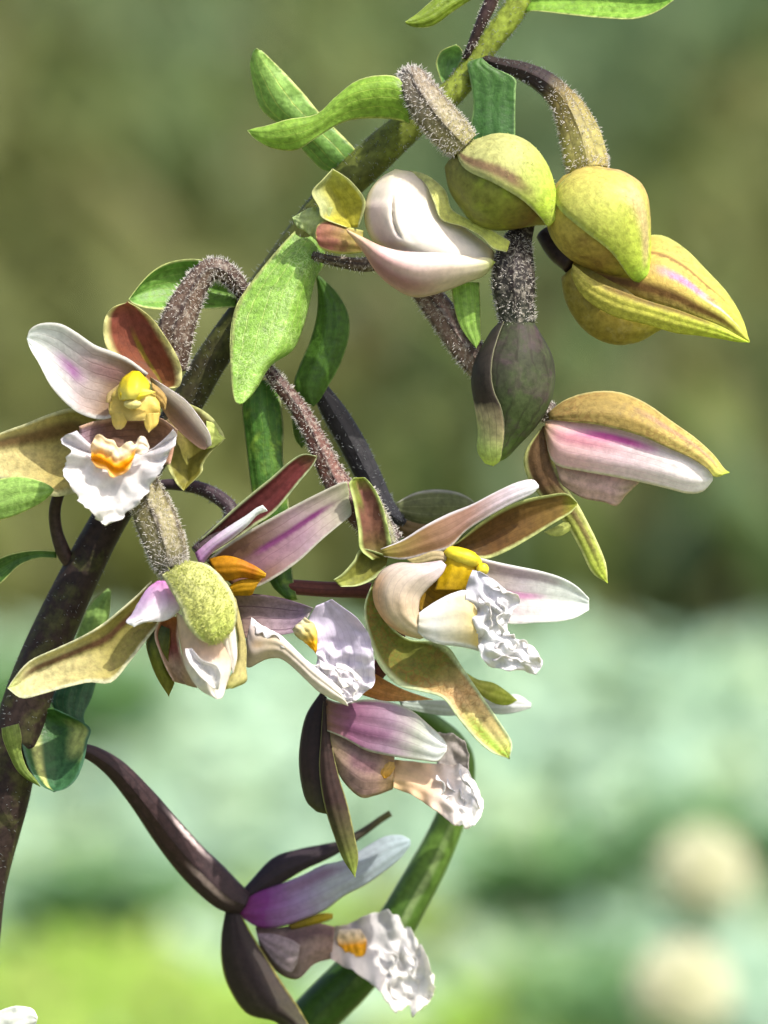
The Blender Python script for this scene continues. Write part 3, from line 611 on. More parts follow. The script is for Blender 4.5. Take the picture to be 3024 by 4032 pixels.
# ---------------------------------------------------------------- flower 4: open flower on the right with swollen pale lip
f = flower('H', (340, 560), 0, 'open flower with swollen pale cup, crumpled white lip and drooping olive sepal')
ov = tube(f, 'ovary', 'D', [(380, 980, 34), (440, 1060, 44), (540, 1180, 50), (620, 1310, 56), (690, 1450, 64), (770, 1620, 76), (890, 1790, 90), (1040, 1940, 92), (1130, 2030, 70)],
          ovm('4c3430', '7a5248', '4c3c3c'), d=[-110, -80, -70, -40], ribs=6, ra=.07, nseg=60)
fuzz(ov.o, ov, 1600, 24)
petal(f, 'sepal', 'H', [(250, 610, 355, 590), (178, 545, 362, 520), (168, 440, 346, 430), (150, 330, 322, 330), (130, 230, 282, 222), (112, 160, 235, 150), (140, 122, 205, 122)],
      PM('sepal_inside', [(0, '6d6a2c'), (.35, '7a5440'), (.7, '86584c'), (1, '94a040')], edge='c2d282', ew=.2, streaks=(('8a9c40', .2, .2, .5, 1.1, .8),), trans=.32), d=[60, 60], cup=-35, el=25, rip=6)
fuzz(f, tube(f, 'hood_back', 'H', [(245, 180, 12), (285, 270, 22), (318, 360, 30), (345, 440, 34), (365, 520, 30)], ovm('a4a878', '9a9a78'), d=[20, 10]), 500, 24)
petal(f, 'sepal', 'H', [(345, 585, 330, 650), (190, 545, 300, 690), (140, 615, 240, 735), (75, 690, 160, 765), (20, 728, 65, 770)],
      PM('sepal_inside', [(0, '6d6a28'), (.5, '848438'), (1, '98a04c')], edge='c4d092', ew=.16, trans=.32), d=[50, 80], cup=-40)
petal(f, 'sepal', 'H', [(250, 745, 290, 770), (202, 890, 320, 950), (224, 1060, 455, 1078), (288, 1232, 605, 1095), (400, 1352, 705, 1132), (540, 1392, 772, 1226), (670, 1432, 852, 1346), (760, 1552, 932, 1462), (860, 1672, 1012, 1582), (960, 1754, 1078, 1692), (1065, 1792)],
      PM('sepal_olive_big', [(0, '8a9040'), (.45, '88883c'), (.62, 'e4c088'), (.82, 'e4d890'), (1, 'd0f470')], edge='dceab8', ew=.16, ret=('a8743c', 1000, .75), streaks=(('a8d048', .3, .3, .68, 1.2, .8),), trans=.35, bump=.3), d=[40, 20, 70, 150], cup=-25, el=15, mt=.5, rip=6, nu=44, nv=19, label='large drooping olive sepal with lime tip')  # tan stops paint a sunlit patch into the olive skin
petal(f, 'petal', 'H', [(860, 590, 830, 900), (990, 623, 960, 970), (1120, 650, 1090, 990), (1250, 677, 1230, 982), (1370, 714, 1352, 976), (1462, 765, 1452, 955), (1537, 838, 1537, 908)],
      PM('petal_white', [(0, 'c4b4a4'), (.35, 'd6ccd0'), (.6, 'e4e8e2'), (1, 'eef4f0')], edge='f2f4f0', ew=.06, streaks=(('d690c0', .5, .1, .2, .55, .8), ('b89aa8', .12, .14, .1, .7, .5)), veins=('bcae9c', 7, .3, .2), **WHITE), d=[0, -20], cup=-35, el=10)
petal(f, 'sepal', 'H', [(640, 560, 690, 600), (760, 500, 800, 580), (880, 400, 930, 602), (1020, 308, 1062, 552), (1160, 252, 1202, 472), (1290, 226, 1322, 396), (1400, 216, 1422, 336), (1467, 268, 1462, 292)],
      PM('hood_inside', [(0, '5f4a1c'), (.4, '70502c'), (.8, '8a7038'), (1, 'a8b040')], edge='cdd68c', ew=.14, veins=('4c3818', 9, .4), trans=.35), d=[10, 0], cup=-35, el=15)
petal(f, 'petal', 'H', [(300, 545, 320, 590), (430, 490, 432, 607), (560, 408, 562, 582), (700, 336, 704, 542), (840, 281, 802, 442), (980, 208, 932, 357), (1110, 149, 1072, 280), (1200, 133, 1192, 223), (1238, 165, 1238, 182)],
      PM('petal_long', [(0, '8a8038'), (.25, '8c6c48'), (.5, 'a88474'), (.7, 'd0c4cc'), (1, 'e8eef0')], edge='dcd8da', ew=.16, veins=('6a4434', 6, .35), **WHITE), d=[80, 60], cup=25, el=-20)
petal(f, 'lip_throat', 'H', [(640, 600, 520, 800), (700, 620, 530, 930), (780, 680, 600, 930), (840, 760, 720, 900)], PM('throat', [(0, '8a6a1c'), (.5, 'a8841c'), (1, 'b08c20')], veins=('5a4020', 9, .6), trans=.3), d=20, cup=-30)
petal(f, 'column', 'H', [(680, 580, 760, 545), (660, 650, 850, 590), (640, 720, 860, 690), (620, 790, 800, 790)], PM('column_gold', [(0, 'e0c010'), (.5, 'd6b414'), (1, 'b8941c')], trans=.25, rough=.4), d=[60, 70], cup=50)
blob(f, 'anther_cap', 'H', (790, 590), (120, 48), YEL, d=70, rot=18, rz=60)
blob(f, 'anther_beak', 'H', (905, 665), (38, 36), YEL, d=80, rz=30)
petal(f, 'lip_lobe', 'R', [(400, 200, 480, 260), (500, 175, 560, 260), (620, 125, 640, 250), (700, 135, 710, 240), (745, 190, 735, 230)], PM('lobe', [(0, 'b0a468'), (1, 'c4b090')], trans=.3), d=[70, 70], cup=25)
petal(f, 'lip_cup', 'R', [(700, 222, 740, 262), (520, 245, 715, 320), (350, 240, 660, 385), (230, 290, 590, 450), (165, 370, 530, 530), (140, 460, 518, 600), (150, 560, 518, 650), (190, 650, 530, 700), (270, 750, 560, 730), (390, 825, 600, 770), (520, 862, 640, 820)],
      PM('lip_cup_pale', [(0, 'd2c4cc'), (.3, 'd6c8b8'), (.6, 'dac4a4'), (1, 'dcd0ae')], streaks=(('d8a878', .02, .3, .3, 1.0, .7),), veins=('9a8488', 7, .5, .2), trans=.3, rough=.5, bump=.2, var=.1), d=[110, 110, 110, 110], cup=130, el=-40, er=40, nu=44, nv=23, label='swollen pale cup of the lip')
petal(f, 'lip_side', 'H', [(528, 925, 520, 1040), (560, 900, 575, 1084), (630, 855, 655, 1112), (725, 808, 742, 1122), (815, 795, 822, 1136), (870, 890, 882, 1152)],
      PM('lip_side', [(0, 'dcd8c8'), (.35, 'dfe0dc'), (.6, 'e2dcc4'), (1, 'e6d080')], edge='e4e8ee', ew=.16, trans=.32, bump=.2, var=.08), d=[150, 140], cup=40, el=-20, er=-20)
petal(f, 'lip', 'H', [(845, 672, 890, 680), (818, 740, 965, 725), (806, 810, 1060, 805), (798, 880, 1128, 848), (810, 960, 1085, 920), (850, 1060, 1056, 1000), (888, 1150, 1085, 1065), (940, 1238, 1165, 1095), (1050, 1252, 1215, 1165), (1150, 1268, 1258, 1222), (1222, 1291)],
      PM('lip_frilled', [(0, 'c4c4d0'), (.25, 'e4e2e8'), (.5, 'efeff2'), (1, 'f4f2f4')], trans=.3, rough=.42, bump=.3, var=.06), d=[120, 140, 160, 170], cup=30, el=-20, rip=22, ripf=5, jag=18, crum=38, crumw=62, cu=(.1, .4), nu=76, nv=44, label='crumpled white lip')
for pa, dd in (([(930, 720), (985, 775), (1060, 800), (1125, 845)], 150), ([(880, 830), (930, 880), (960, 950), (940, 1030)], 160), ([(1000, 830), (1020, 900), (1000, 980), (1020, 1060)], 165), ([(950, 1130), (1010, 1100), (1060, 1130), (1110, 1110)], 175),
               ([(960, 1200), (1040, 1190), (1110, 1190), (1170, 1220)], 178), ([(1050, 990), (1060, 1050), (1100, 1080), (1170, 1110), (1210, 1180), (1245, 1225)], 165)):
    frill(f, 'H', pa, dd, 30, LIPW, 12, 78)

# ---------------------------------------------------------------- flower 5: hanging flower under flower 4
f = flower('I', (430, 230), -60, 'hanging flower with dark back sepals and a white frilled lip pointing down right')
st5 = tube(f, 'ovary', 'G', [(560, 1115, 42), (640, 1125, 54), (900, 1145, 58), (1200, 1155, 62), (1360, 1240, 64), (1400, 1500, 66), (1250, 1750, 68), (980, 1900, 60)], PM('ovary_red', [(0, '6a3c34'), (1, '5c382f')], veins=('3a2220', 9, .6, .5), trans=.05), d=[-150, -170, -170, -130])
petal(f, 'sepal', 'I', [(400, 185, 435, 225), (308, 330, 445, 380), (270, 520, 460, 560), (273, 680, 480, 740), (308, 830, 460, 890), (370, 897, 432, 912)],
      PM('sepal_dark', [(0, '30262a'), (.6, '392c2a'), (1, '585a34')], trans=.1, edge='5a5444'), d=[-110, -110], cup=50, el=-40)
petal(f, 'sepal', 'I', [(412, 240, 435, 260), (398, 450, 458, 480), (388, 650, 502, 680), (418, 860, 557, 860), (478, 1050, 599, 1050), (528, 1180, 619, 1170), (600, 1288)],
      PM('sepal_dark', [(0, '3e302c'), (.5, '3f2e2a'), (.74, '626634'), (1, '94a848')], edge='9a9a60', ew=.1, trans=.2), d=[-40, -50], cup=40, er=-10)
petal(f, 'petal', 'I', [(1280, 190, 1280, 280), (1440, 212, 1435, 318), (1560, 203, 1545, 312), (1645, 255, 1645, 282)], PM('petal_white', [(0, 'b4bcbc'), (1, 'eef0f0')], **WHITE), d=[-300, -330], cup=20)
petal(f, 'petal', 'I', [(860, 232, 880, 280), (1000, 236, 1000, 310), (1150, 238, 1160, 330), (1300, 240, 1320, 310)], PM('petal_grey', 'b8c4bc', **WHITE), d=[-200, -280], cup=10)
petal(f, 'sepal', 'I', [(1240, 60, 1270, 150), (1325, 112, 1368, 222), (1420, 133, 1440, 260), (1500, 183, 1512, 265), (1563, 237)], PM('sepal_lime', [(0, 'b8b860'), (1, 'b8c848')], trans=.4, edge='a8b840'), d=[-200, -230], cup=25)
petal(f, 'sepal', 'I', [(690, 60, 640, 205), (800, 128, 755, 238), (900, 178, 870, 243), (1062, 233)], PM('sepal_orange', [(0, 'c88c48'), (.5, 'ecb470'), (1, 'f2cc8c')], veins=('9a5c28', 6, .5), trans=.5), d=[-60, -80], cup=20)
petal(f, 'lip_far_lobe', 'I', [(1080, 430, 1090, 620), (1180, 436, 1190, 690), (1250, 488, 1252, 700), (1278, 560, 1272, 650)], PM('lip_grey', 'bdb4b0', trans=.3), d=-130, cup=-20, crum=16, jag=8)
petal(f, 'lip_cup', 'I', [(438, 400, 460, 580), (530, 440, 530, 718), (640, 490, 632, 812), (740, 530, 722, 802), (835, 570, 825, 765)],
      PM('lip_cup', [(0, 'a4906c'), (.4, 'a88a84'), (.75, 'b89888'), (1, 'd2b080')], edge='b8a088', streaks=(('84586c', .4, .2, .3, .8, .6),), veins=('8a6870', 6, .3), trans=.3), d=[-70, -60], cup=70)
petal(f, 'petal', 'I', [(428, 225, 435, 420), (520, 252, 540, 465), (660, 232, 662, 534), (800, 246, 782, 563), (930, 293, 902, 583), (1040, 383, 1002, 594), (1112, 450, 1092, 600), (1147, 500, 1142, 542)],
      PM('petal_mauve', [(0, '8a6a50'), (.2, '94607e'), (.45, 'a88ca0'), (.65, 'b8bcae'), (.8, 'dfe4de'), (1, 'f4f6f2')], edge='c4c4b0', ew=.08, veins=('7c5070', 6, .3), streaks=(('7c4a6c', .65, .2, .1, .55, .6),), **WHITE), d=[-40, 20], cup=26, el=-20, er=25, rib=4)  # pale end of the ramp paints the sunlit tip
petal(f, 'lip', 'I', [(830, 592, 828, 755), (940, 600, 932, 795), (1050, 615, 1040, 868), (1140, 620, 1130, 932), (1245, 635, 1205, 975), (1330, 745, 1262, 996), (1376, 868, 1312, 972)],
      PM('lip_blush', [(0, 'd8b888'), (.3, 'e2c4a4'), (.5, 'e6d8d0'), (.75, 'f2f0f0'), (1, 'f8f6f6')], trans=.32, rough=.45, bump=.3, var=.06), d=[-60, -10], cup=30, el=-110, er=60, rip=14, jag=14, crum=30, crumw=70, cu=(.35, .7), nu=66, nv=40, label='blush and white frilled lip')
petal(f, 'callus', 'I', [(800, 600, 835, 605), (760, 635, 835, 640), (748, 670, 810, 680), (765, 700, 790, 700)], PM('callus_gold', [(0, 'e0b870'), (1, 'c89020')], trans=.25), d=-36, cup=8, jag=8)
for pa, dd in (([(1230, 640), (1240, 720), (1300, 770), (1320, 850), (1350, 880)], -20), ([(1150, 700), (1180, 780), (1160, 850), (1200, 920)], -20), ([(1220, 760), (1250, 830), (1230, 900), (1270, 960)], -10), ([(1090, 680), (1120, 740), (1100, 810)], -28)):
    frill(f, 'I', pa, dd, 30, LIPW, 13, 80)

# ---------------------------------------------------------------- flower 6: lowest flower, farther back
f = flower('J', (300, 640), -500, 'soft lowest flower on a long dark stalk with deep purple petal base')
ov = tube(f, 'ovary', 'K', [(380, 560, 40), (470, 535, 42), (570, 565, 52), (700, 660, 68), (850, 830, 84), (980, 1000, 100), (1120, 1170, 112), (1250, 1300, 118), (1350, 1390, 108), (1440, 1440, 80)],
          PM('ovary_dark', [(0, '33262a'), (.6, '3c2a2a'), (1, '33282c')], veins=('241a1e', 10, .6, .6), streaks=(('dcc0ba', .03, .045, .66, .9, .8), ('ecd8d4', .84, .05, .5, .72, 1.0)), trans=0, rough=.5, bump=.4, var=.3), d=[-130, -250, -420, -500], ribs=6, ra=.05, nseg=50)
petal(f, 'sepal', 'J', [(290, 640, 330, 670), (398, 508, 430, 600), (520, 383, 562, 525), (660, 336, 692, 448), (790, 311, 802, 398), (880, 290, 892, 348), (1000, 224, 1010, 268), (1100, 158, 1112, 192), (1150, 127, 1168, 156)],
      PM('sepal_dark', [(0, '2a2228'), (.5, '3a3036'), (.8, '504a3a'), (1, '66683c')], trans=.1), d=[-510, -530], cup=40, el=-30)
petal(f, 'lip_cup', 'J', [(420, 760, 450, 880), (540, 762, 540, 1005), (650, 748, 652, 1045), (760, 738, 742, 965), (855, 758, 835, 935)],
      PM('lip_cup', [(0, '7c6458'), (.5, '8c7a74'), (1, 'a88a7c')], streaks=(('5c4248', .2, .25, .3, 1.1, .7),), trans=.3), d=[-520, -500], cup=50)
petal(f, 'petal', 'J', [(322, 640, 335, 700), (440, 568, 440, 762), (560, 526, 560, 757), (680, 478, 682, 717), (790, 423, 802, 667), (900, 398, 902, 592), (1010, 333, 1020, 532), (1120, 270, 1122, 462), (1212, 260, 1212, 387), (1265, 285, 1265, 318)],
      PM('petal_violet', [(0, '6a2a5c'), (.15, '7c3a80'), (.32, 'a08ab0'), (.5, 'b0b4bc'), (1, 'b8ccd2')], streaks=(('8a6c80', .2, .2, .2, .6, .7),), veins=('6a4a70', 5, .3), **WHITE), d=[-480, -500], cup=40, el=-20)
petal(f, 'column', 'J', [(600, 745, 620, 775), (700, 705, 720, 752), (790, 684, 800, 732), (845, 688, 842, 715)], PM('column_olive', [(0, '6c5a20'), (.6, 'a89420'), (1, 'b8a030')], trans=.25), d=-500, cup=20)
petal(f, 'lip_lobe', 'J', [(430, 795, 440, 830), (530, 800, 530, 960), (620, 830, 610, 1010), (665, 860, 650, 960)], PM('lip_lobe_grey', [(0, '94808c'), (1, 'a89a98')], trans=.35), d=[-490, -470], cup=30)
petal(f, 'sepal', 'J', [(265, 645, 325, 655), (236, 820, 402, 800), (243, 980, 492, 940), (288, 1110, 567, 1060), (378, 1232, 642, 1172), (530, 1275, 702, 1275), (610, 1345, 740, 1345)],
      PM('sepal_dark', [(0, '2e2628'), (.5, '3e342e'), (1, '4e4e38')], edge='8c8848', ew=.07, streaks=(('352a2c', .55, .2, 0, 1, .7),), trans=.2), d=[-480, -440], cup=70, el=-60)
petal(f, 'lip', 'J', [(835, 765, 830, 935), (935, 742, 930, 988), (1030, 690, 1042, 1062), (1130, 677, 1132, 1152), (1235, 740, 1192, 1245), (1312, 830, 1265, 1234), (1372, 960, 1322, 1205), (1410, 1080, 1385, 1125)],
      PM('lip_frilled', [(0, 'b8aaa0'), (.3, 'c4c0c0'), (.5, 'dcdad8'), (.75, 'eeecea'), (1, 'f4f2e8')], streaks=(('e8e4e0', .9, .25, .1, 1, .6),), trans=.3, rough=.45, bump=.3, var=.06), d=[-490, -420], cup=-110, el=-120, er=30, mt=.42, crease=.5, rip=26, jag=40, crum=52, crumw=90, cu=(.32, .55), nu=64, nv=44)
for pa in ([(1120, 880), (1180, 930), (1170, 1010), (1230, 1060)], [(1230, 860), (1290, 950), (1280, 1040), (1340, 1100)], [(1080, 1000), (1140, 1060), (1200, 1140), (1220, 1200)]):
    frill(f, 'J', pa, -505, 36, LIPW, 14, 85)
petal(f, 'callus', 'J', [(880, 775, 985, 770), (872, 815, 1015, 805), (885, 860, 1030, 845), (905, 890, 1030, 890), (945, 922, 1010, 920)], PM('callus_amber', [(0, 'ecdcc4'), (.35, 'eecf98'), (.55, 'f0a810'), (1, 'f0b420')], trans=.25), d=[-520, -505], cup=12, jag=10, crum=8, crumw=40, cu=(-1, -.5), nu=24, nv=16)

# ---------------------------------------------------------------- flower 7: plump white bud opening at the top
f = flower('A', (700, 1450), 30, 'plump half open white bud with curled yellow sepals on its left')
pt = tube(f, 'ovary', 'D', [(650, 310, 26), (740, 335, 30), (850, 355, 36), (960, 365, 44), (1060, 330, 55), (1120, 260, 50)], ovm('5a4c34', '5c4a3c'), d=[-60, -30, 0])
fuzz(pt.o, pt, 300, 20)
petal(f, 'sepal', 'A', [(790, 1500, 800, 1370), (700, 1508, 705, 1345), (610, 1500, 600, 1302), (545, 1470, 535, 1330), (518, 1420, 516, 1380)],
      PM('sepal_russet', [(0, 'b8b05c'), (.5, 'b08060'), (.85, 'a86a60'), (1, 'c8b868')], edge='d8d880', ew=.14, mottle=(('a05a60', 400, .5),), trans=.4), d=[40, 90], cup=45)
petal(f, 'sepal', 'A', [(770, 1350, 700, 1350), (812, 1225, 560, 1295), (795, 1160, 535, 1225), (730, 1080, 495, 1142), (680, 1040, 560, 1065), (618, 1003)],
      PM('sepal_yellow', [(0, 'c8c044'), (.5, 'c4c050'), (1, 'd2d880')], edge='d8dc9c', ew=.1, veins=('8f8a30', 5, .35, .2), streaks=(('c4cc98', 1.0, .5, .2, 1.2, .9),), trans=.4), d=[60, 80], cup=-60, el=20, er=40, mt=.55, crease=.6)
petal(f, 'sepal', 'A', [(620, 1230, 540, 1450), (550, 1230, 510, 1420), (480, 1235, 450, 1370), (430, 1262, 405, 1345), (380, 1292)],
      PM('sepal_pale', [(0, 'c2cc88'), (1, 'b8cc90')], trans=.4), d=[50, 30], cup=25, rip=10)
WB = PM('bud_white', [(0, 'efe6c0'), (.25, 'f4ece2'), (1, 'f4f0e8')], edge='e8dcb4', ew=.12, trans=.28, rough=.5, bump=.12, var=.06)
petal(f, 'sepal', 'A', [(1080, 1012, 1080, 1030), (1180, 1040, 1165, 1085), (1288, 1130, 1215, 1190), (1325, 1240, 1265, 1305), (1420, 1298, 1390, 1345), (1512, 1340, 1500, 1405), (1605, 1390, 1572, 1475), (1672, 1434, 1652, 1497)],
      PM('sepal_lime', [(0, 'e4e49a'), (.5, 'e0e47c'), (1, 'e2ea7c')], edge='eaeeb0', trans=.4), d=[0, 90, 100, 90], cup=25, er=30)
petal(f, 'petal', 'A', [(985, 1008, 1010, 1008), (900, 1058, 1120, 1030), (835, 1140, 1220, 1105), (808, 1230, 1285, 1205), (810, 1320, 1355, 1310), (840, 1405, 1465, 1400), (900, 1475, 1572, 1490), (1000, 1570, 1580, 1590)],
      PM('bud_white', [(0, 'efe8b8'), (.2, 'f0e6d8'), (1, 'ece6de')], edge='e8dcb4', ew=.14, streaks=(('e2c8c8', .16, .2, .35, .9, .7),), trans=.35, rough=.55, bump=.1, var=.05),
      d=[0, 20, 30, 20], cup=150, el=-30, er=-30, mt=.46, ck=1, nu=48, nv=48, groove=(.41, .30, .34, .76, 34, .018), label='rounded white petal with a narrow crease')
petal(f, 'sepal', 'A', [(700, 1362, 712, 1385), (800, 1410, 795, 1490), (900, 1458, 880, 1620), (1010, 1488, 985, 1712), (1130, 1498, 1110, 1766), (1290, 1500, 1270, 1735), (1440, 1525, 1420, 1675), (1540, 1530, 1520, 1635), (1582, 1555)],
      PM('sepal_blush', [(0, 'e0c8a0'), (.25, 'd2a8a4'), (.55, 'e2ccc4'), (.8, 'e6dcc4'), (1, 'b4cc40')], streaks=(('b07888', .75, .3, .12, .6, .75), ('f4eeea', .12, .2, .2, .8, .7)), trans=.3, rough=.5, bump=.12, var=.08), d=[90, 120, 110, 60], cup=110, el=75, er=-60, ck=.85)

# ---------------------------------------------------------------- buds
def bud(label, view, c, d): return flower(view, c, d, label, 'flower_bud')
f = bud('plump olive bud on a short white-haired stalk', 'A', (1085, 460), 0)
ov = tube(f, 'ovary', 'A', [(1180, 640, 40), (1110, 560, 50), (1062, 470, 52), (1095, 475, 80), (1140, 560, 106), (1230, 690, 116), (1335, 805, 112), (1400, 870, 95)], ovm('7c6a64', '8c8068', '94904c'), d=[-100, -60, 30, 100, 130, 130], ribs=6, ra=.07, nseg=60)
fuzz(ov.o, ov, 2400, 26, .3)
bd = tube(f, 'sepal', 'B', [(95, 775, 60), (180, 830, 160), (280, 880, 222), (370, 930, 228), (460, 985, 182), (540, 1042, 98), (598, 1094, 22)], PM('bud_olive', [(0, '7c7a3c'), (.5, '848c38'), (.8, '6c5628'), (1, '9c9a44')], mottle=(('9aac38', 260, .6), ('5c4a30', 330, .3)), trans=.15, rough=.5), d=90, sides=28, nseg=36)
sw = wrap(f, 'sepal', bd, [(.0, -25, -40), (.12, 6, -110), (.4, 6, -115), (.7, 8, -120), (.9, 25, -115), (1, 60, -80)], PM('bud_sepal', [(0, 'b4b47c'), (.45, 'bcc074'), (.7, 'c8e454'), (1, 'd8ee6c')], edge='d2d694', ew=.05, streaks=(('7c5848', .12, .09, .05, .6, .85),), ret=('8a7a48', 1000, .4), trans=.22, bump=.4), off=12)
fuzz_sheet(sw[0], sw, 250, 10, HAIR_GREEN, rad=2)
f = bud('yellow green bud on a bent half dark stalk', 'B', (700, 560), 0)
ov = tube(f, 'ovary', 'B', [(225, 280, 14), (260, 297, 26), (340, 322, 34), (450, 352, 46), (560, 410, 58), (640, 488, 66), (690, 570, 86), (735, 690, 104), (762, 800, 108), (775, 850, 98)], PM('ovary_skin', [(0, '2e2620'), (.45, '33292a'), (.58, '7a6c3c'), (.8, 'a8a060'), (1, 'a89c5c')], veins=('3c2e20', 12, .6, .6), trans=.05, rough=.5, bump=.5, var=.3), d=[-150, -90, -20, 10], ribs=6, ra=.07, nseg=60)  # dark purple pedicel, with shade of the leaf above painted into its dark stops
fuzz(ov.o, ov, 1500, 22, .5); fuzz(ov.o, ov, 350, 22, .08, .5, HAIR_DARK)
bd = tube(f, 'sepal', 'B', [(720, 845, 80), (745, 920, 185), (790, 1020, 245), (850, 1120, 240), (915, 1210, 185), (985, 1300, 100), (1042, 1374, 18)], PM('bud_yellow', [(0, 'ccbc5c'), (.4, 'c8b458'), (.7, 'a48844'), (1, 'b8b848')], mottle=(('6c4c30', 300, .6),), trans=.18), d=20, sides=28, nseg=36)
sw = wrap(f, 'sepal', bd, [(0, 20, -60), (.15, 50, -115), (.4, 28, -118), (.7, 18, -118), (.9, 40, -110), (1, 80, -80)], PM('bud_sepal', [(0, 'c0b060'), (.35, 'ccd068'), (.7, 'd0e458'), (1, 'c0ec58')], edge='d2dc88', ew=.05, streaks=(('e0c09a', .5, .16, .3, .85, .7), ('c09070', .75, .2, .05, .7, .6)), ret=('9a7c44', 1000, .35), trans=.25, bump=.4), off=12)
f = bud('striped bud with pink stripe and brown bands, lime tip pointing right', 'E', (720, 300), 0)
tube(f, 'flower_stalk', 'B', [(560, 1150, 50), (620, 1230, 60), (700, 1300, 60)], ped(), d=[-140, -60])
bd = tube(f, 'lip', 'E', [(690, 320, 70), (780, 420, 150), (890, 500, 188), (1005, 530, 172), (1110, 550, 105), (1190, 575, 30)], PM('bud_belly', [(0, 'b0a048'), (.5, 'a4923f'), (1, 'acac40')], mottle=(('c8bc7c', 600, .3),), trans=.3, rough=.4), d=-60, flat=.6, sides=26, nseg=30)
petal(f, 'sepal', 'E', [(695, 285, 700, 305), (850, 228, 800, 385), (1000, 178, 950, 445), (1130, 158, 1080, 492), (1250, 225, 1205, 528), (1362, 337, 1305, 566), (1462, 447, 1425, 610), (1532, 568, 1512, 660), (1567, 684)],
      PM('bud_striped', [(0, 'b8983c'), (.5, 'd2ba64'), (1, 'd2dc58')], edge='c8cc70', ew=.06, streaks=(('e09ac4', .5, .1, .36, .72, .95), ('f0e0e0', .56, .05, .6, .86, .8), ('6a4028', .8, .13, .05, .85, .85), ('7c5434', .28, .04, .2, .8, .7)), ret=('94703c', 1100, .4), trans=.22, bump=.4), d=[-60, -40], cup=110, el=-60, er=95, mt=.5, ck=.8)
petal(f, 'sepal', 'E', [(695, 300, 686, 350), (800, 378, 745, 460), (950, 438, 890, 555), (1080, 485, 1055, 597), (1205, 522, 1200, 640), (1305, 560, 1305, 652), (1425, 606, 1425, 670), (1512, 655, 1510, 685), (1567, 686)],
      PM('bud_band', [(0, 'c8bc5c'), (.5, 'd6da58'), (1, 'cce848')], streaks=(('6a4426', .05, .3, .1, .8, .8),), ret=('8c7434', 1100, .4), trans=.22, bump=.4), d=[70, 80], cup=40, el=20, er=-20)
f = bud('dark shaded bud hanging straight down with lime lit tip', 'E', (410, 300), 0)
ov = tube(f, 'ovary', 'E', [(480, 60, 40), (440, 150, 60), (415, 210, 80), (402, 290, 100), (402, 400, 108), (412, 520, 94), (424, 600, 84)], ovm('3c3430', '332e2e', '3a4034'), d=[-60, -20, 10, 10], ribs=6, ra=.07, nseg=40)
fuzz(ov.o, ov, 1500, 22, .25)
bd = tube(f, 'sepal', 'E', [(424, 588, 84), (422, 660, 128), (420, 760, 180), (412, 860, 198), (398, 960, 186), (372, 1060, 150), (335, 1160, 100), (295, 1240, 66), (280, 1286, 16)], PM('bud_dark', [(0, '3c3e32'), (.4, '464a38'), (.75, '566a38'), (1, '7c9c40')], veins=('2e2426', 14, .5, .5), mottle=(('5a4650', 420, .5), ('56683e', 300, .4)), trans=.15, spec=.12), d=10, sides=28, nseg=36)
wrap(f, 'sepal', bd, [(0, 45, 60), (.15, 42, 100), (.45, 32, 105), (.58, 15, 100), (.8, -20, 95), (.95, -60, 60), (1, -70, 50)], PM('bud_sepal', [(0, '3c3a34'), (.5, '4a4038'), (.56, 'c8b890'), (.7, 'c8dc7c'), (1, 'd2ec6c')], edge='7c7c60', ew=.03, veins=('3a2c2c', 6, .4), trans=.25), off=10)  # ramp paints the light: shaded dark part, then a sunlit beige and lime tip

# ---------------------------------------------------------------- flower 8: half open pink bud at right
f = flower('E', (570, 1080), -20, 'half open bud with pink and white petal under a tan speckled sepal')
ov = tube(f, 'ovary', 'E', [(-120, 330, 55), (-30, 440, 68), (60, 560, 76), (160, 700, 80), (250, 810, 76), (380, 930, 66), (500, 1010, 60), (600, 1040, 50)], ovm('6c544a', '8c7466', '5c5048'), d=[-120, -90, -110, -60], ribs=6, ra=.07, nseg=50)
fuzz(ov.o, ov, 1700, 24)
petal(f, 'lip', 'E', [(600, 1260, 640, 1390), (740, 1290, 740, 1452), (850, 1310, 850, 1475), (950, 1345, 912, 1492), (1032, 1372, 962, 1432)], PM('lip_blush', [(0, 'c4a894'), (.6, 'd8b8b0'), (1, 'c8b490')], trans=.35), d=[-60, -70], cup=40)
petal(f, 'petal', 'E', [(562, 1075, 556, 1130), (650, 1055, 602, 1282), (780, 1078, 742, 1322), (920, 1105, 882, 1347), (1050, 1145, 1022, 1375), (1160, 1190, 1152, 1405), (1270, 1245, 1262, 1432), (1352, 1288, 1337, 1422), (1385, 1340, 1385, 1370)],
      PM('petal_pink', [(0, 'bca070'), (.15, 'ecc4c4'), (.4, 'f4dce2'), (.65, 'f8eeee'), (1, 'fbfaf6')], edge='f2ece4', ew=.1, streaks=(('d84cb0', .24, .13, .18, .58, .9), ('d87c98', .4, .2, .08, .4, .6)), veins=('cf8cae', 9, .4, .25), **WHITE), d=[-10, 30], cup=60, er=-20)
petal(f, 'sepal', 'E', [(575, 1035, 580, 1065), (655, 972, 680, 1078), (780, 932, 800, 1090), (920, 932, 920, 1115), (1050, 983, 1050, 1155), (1180, 1073, 1160, 1205), (1300, 1158, 1262, 1250), (1392, 1243, 1352, 1305), (1442, 1308, 1397, 1352), (1468, 1328)],
      PM('sepal_tan', [(0, '8c7a48'), (.4, 'b49c58'), (.75, 'c8b868'), (1, 'c4dc50')], edge='ccc080', ew=.08, ret=('8a6038', 1000, .6), streaks=(('c08c84', .35, .14, .4, .9, .5),), trans=.25, bump=.4), d=[0, 60], cup=70, el=-40, er=50)
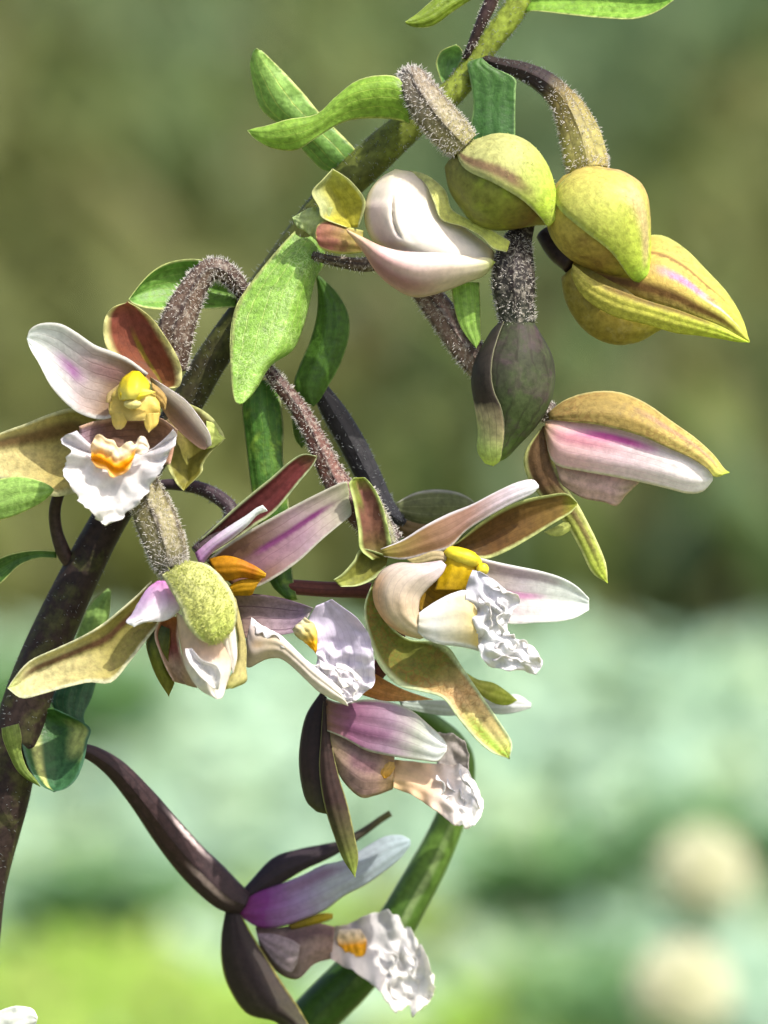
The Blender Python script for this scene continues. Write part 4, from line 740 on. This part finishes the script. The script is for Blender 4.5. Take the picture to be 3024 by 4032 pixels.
petal(f, 'sepal', 'E', [(548, 1100, 572, 1100), (464, 1220, 588, 1200), (458, 1310, 618, 1300), (500, 1400, 664, 1400), (580, 1500, 718, 1480), (660, 1582, 762, 1560), (730, 1702, 822, 1682), (790, 1822, 860, 1782), (868, 1874)],
      PM('sepal_brown', [(0, '6c5438'), (.35, '6c5238'), (.6, '9aa04c'), (1, 'c4d850')], edge='dce090', ew=.24, streaks=(('7a6044', .62, .2, .4, .85, .7),), ret=('50381f', 1200, .5), trans=.25, bump=.4), d=[-30, -70, -60], cup=35)
petal(f, 'sepal_flap', 'E', [(690, 1550, 690, 1610), (640, 1580, 640, 1640), (590, 1605, 590, 1640), (555, 1622)], PM('sepal_lime', [(0, 'c4cc70'), (1, 'd2d888')], trans=.4), d=-70, cup=15)

# ---------------------------------------------------------------- flower 9: seen from behind, in the shade at the back
f = flower('H', (390, 330), -230, 'shaded grey green flower back half hidden by its neighbour')
ov = tube(f, 'ovary', 'D', [(640, 1000, 36), (690, 1100, 52), (780, 1250, 76), (880, 1420, 82), (970, 1600, 80), (1060, 1780, 70), (1130, 1860, 54), (1200, 1900, 18)], PM('ovary_dark', [(0, '2c2a28'), (1, '303036')], veins=('1c1c20', 10, .6, .6), trans=0, rough=.5, bump=.4), d=[-180, -220, -240], ribs=6, ra=.06)
fuzz(ov.o, ov, 500, 20, .1, 1, HAIR_DARK)
petal(f, 'sepal', 'H', [(395, 270, 395, 340), (500, 213, 510, 410), (620, 192, 620, 440), (740, 205, 740, 420), (830, 245, 830, 380), (880, 300)], PM('sepal_grey', [(0, '565c3c'), (.5, '6c7448'), (1, '848a60')], edge='a8a898', ew=.14, veins=('8c9468', 5, .5), trans=.2), d=[-240, -300], cup=50)
petal(f, 'sepal', 'H', [(380, 320, 370, 380), (440, 340, 420, 470), (520, 370, 500, 500), (640, 400, 620, 470)], PM('sepal_brown', '6c5c3c', trans=.2), d=-250, cup=30)

# thin dark stalk at the very top and a lower flower's petal tip
tk = tube(plant, 'flower_stalk', 'B', [(330, -120, 34), (295, 0, 34), (255, 90, 30), (205, 200, 22), (165, 290, 16)], ped('4a3836', '3c2e2c'), d=[-90, -90, -130])
fuzz(tk.o, tk, 300, 18)
f = flower('K', (-120, 2300), 100, 'white petal tip of a lower flower', 'flower')
petal(f, 'petal', 'K', [(-160, 2180, -120, 2380), (-60, 2100, -20, 2330), (30, 2072, 60, 2270), (110, 2055, 140, 2235), (190, 2065, 200, 2185), (222, 2118, 216, 2150)], PM('petal_white', [(0, 'dce2d6'), (1, 'f2f4ee')], **WHITE), d=[60, 100], cup=30, jag=6, crum=8)

# ------------------------------------------------------------------ second stem, farther back
q0 = pos(*vp('J', 560, 1480), -760)
b2 = Vector((q0.x - .03, q0.y + .01, 0))
sp2 = empty('green_stalk', b2, None, 'thick bare green stalk leaning behind the lower orchid flowers', 'plant stalk')
s2 = tube(sp2, 'stem', 'S', [(1040, 4300, 110)] + [(*vp('J', x, y), r*.7233) for x, y, r in ((700, 1300, 135), (950, 1040, 132), (1150, 800, 118), (1270, 600, 108), (1390, 380, 98), (1480, 180, 86), (1530, 40, 80))] +
          [(*vp('I', x, y), r*.663) for x, y, r in ((1240, 600, 74), (1190, 480, 62), (1090, 385, 52), (980, 310, 44), (880, 265, 20))],
          PM('green_stem', [(0, '2e4a14'), (.55, '35541a'), (.7, '5c7c34'), (1, '3c5a2c')], streaks=(('8aa06a', .03, .06, .55, .78, .8),), veins=('24380f', 6, .4, .5), trans=0, rough=.4), d=[-760, -760, -720, -560], extra=(b2, 150), nseg=110)
